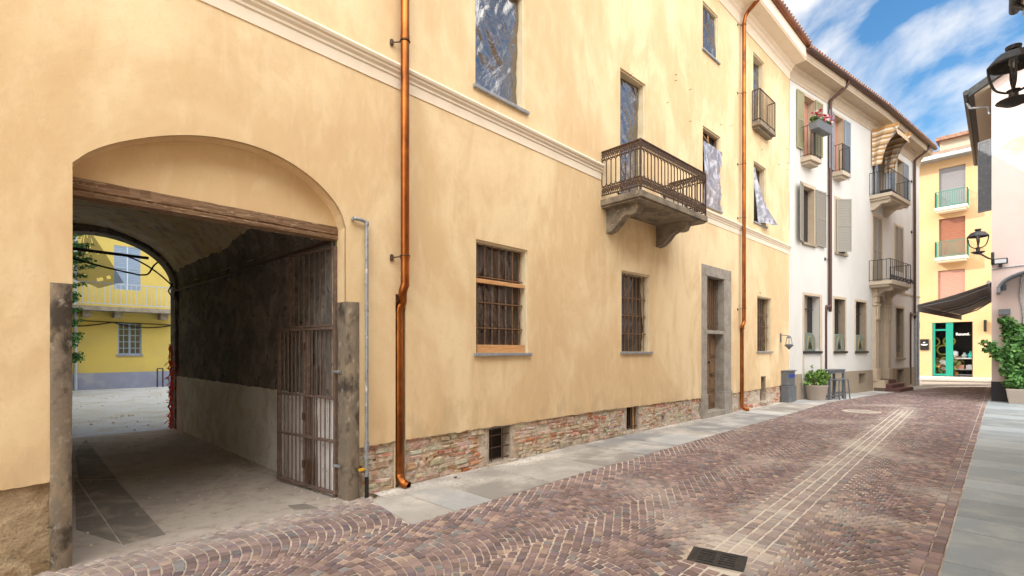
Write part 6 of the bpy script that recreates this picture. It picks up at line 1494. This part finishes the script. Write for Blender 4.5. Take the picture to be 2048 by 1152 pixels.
def stool(s_, o, lab, h=.78):
    st_ = thing('bar_stool', WE.p(s_, 0, o), lab, 'stool', 'grey bar stools at the table'); w_ = .17
    mb = MB(); mb.wbox(WE, s_-w_, s_+w_, h-.04, h, o-w_, o+w_); mb.build('seat', m_grey, st_, bevel=.015)
    for dx in (-1, 1):
        for dy in (-1, 1):
            mb = MB(); mb.tube([WE.p(s_+dx*(w_-.02), h-.04, o+dy*(w_-.02)), WE.p(s_+dx*(w_+.03), 0, o+dy*(w_+.03))], .026, 4); mb.build('leg', m_grey, st_)
    mb = MB(); z = .25; ww = w_+.02
    P4 = [WE.p(s_+dx*ww, z, o+dy*ww) for dx, dy in ((-1, -1), (1, -1), (1, 1), (-1, 1))]
    mb.tube(P4+[P4[0]], .013, 5); mb.build('footrest', m_grey, st_)
ws = WE.s_(1668, o_t+.05)
stool(ws+.25, o_t+.02, 'left grey bar stool pushed under the bar table'); stool(ws+.78, o_t+.02, 'right grey bar stool pushed under the bar table, nearer the entrance steps')
# drain grate
GP = [G(1375, 1122), G(1408, 1099), G(1491, 1112), G(1466, 1145)]; gc_ = sum(GP, V((0, 0, 0)))/4
gr = thing('drain_grate', gc_, 'black slotted cast iron drain grate set in the cobbles', 'drain grate')
ex = ((GP[2]-GP[1])+(GP[3]-GP[0])).normalized(); ey = V((-ex.y, ex.x, 0)); hx, hy = .235, .17
def gq(a, b, z): return gc_+ex*a+ey*b+V((0, 0, z))
mb = MB()
def gbox(a0, a1, b0, b1, z0, z1): mb.box8([gq(a, b, z) for z in (z0, z1) for (a, b) in ((a0, b0), (a1, b0), (a1, b1), (a0, b1))])
for (a0, a1, b0, b1) in ((-hx, hx, -hy, -hy+.035), (-hx, hx, hy-.035, hy), (-hx, -hx+.035, -hy+.035, hy-.035), (hx-.035, hx, -hy+.035, hy-.035)): gbox(a0, a1, b0, b1, -.03, .016)
mb.build('frame', m_blackiron, gr, bevel=.003)
mb = MB(); nsl = 5; bspan = 2*hy-.07
for i in range(nsl+1): b = -hy+.035+bspan*i/(nsl+.0)-.012; gbox(-hx+.035, hx-.035, max(-hy+.035, b-.008), min(hy-.035, b+.02), -.03, .013)
gbox(-.02, .02, -hy+.035, hy-.035, -.03, .0135); gbox(-hx+.035, -hx+.08, -hy+.035, hy-.035, -.03, .0125); gbox(hx-.08, hx-.035, -hy+.035, hy-.035, -.03, .0125)
mb.build('slotted_plate', m_blackiron, gr)
mb = MB(); gbox(-hx, hx, -hy, hy, -.05, -.035); mb.build('sump', m_dark, gr)
mb = MB(); h3 = .035
for (a0, a1, b0, b1) in ((-hx-h3, hx+h3, -hy-h3, -hy-.002), (-hx-h3, hx+h3, hy+.002, hy+h3), (-hx-h3, -hx-.002, -hy, hy), (hx+.002, hx+h3, -hy, hy)): gbox(a0, a1, b0, b1, -.02, .003)
mb.build('mortar_collar', m_joint, gr)
# manhole
mc = G(1722, 823); mh = thing('manhole_cover', mc, 'round manhole cover with pale mortar ring further up the street', 'manhole cover')
mb = MB(); mb.lathe(mc, [(.36, -.02), (.36, .008), (.02, .009)], 32); mb.build('lid', m_stone, mh)
mb = MB(); mb.lathe(mc, [(.37, -.02), (.37, .010), (.47, .007), (.50, -.02)], 32, capends=False); mb.build('mortar_ring', m_joint, mh)
# scraps
mb = MB(); c = G(911, 957); mb.lathe(c, [(.03, 0), (.025, .02), (.01, .03)], 7); mb.lathe(c+V((.06, -.03, 0)), [(.02, 0), (.01, .015)], 6); tag(mb.build('debris', m_blackplastic), 'tiny black scraps lying on the slab pavement near the drainpipe', 'debris')
bpy.context.view_layer.update()
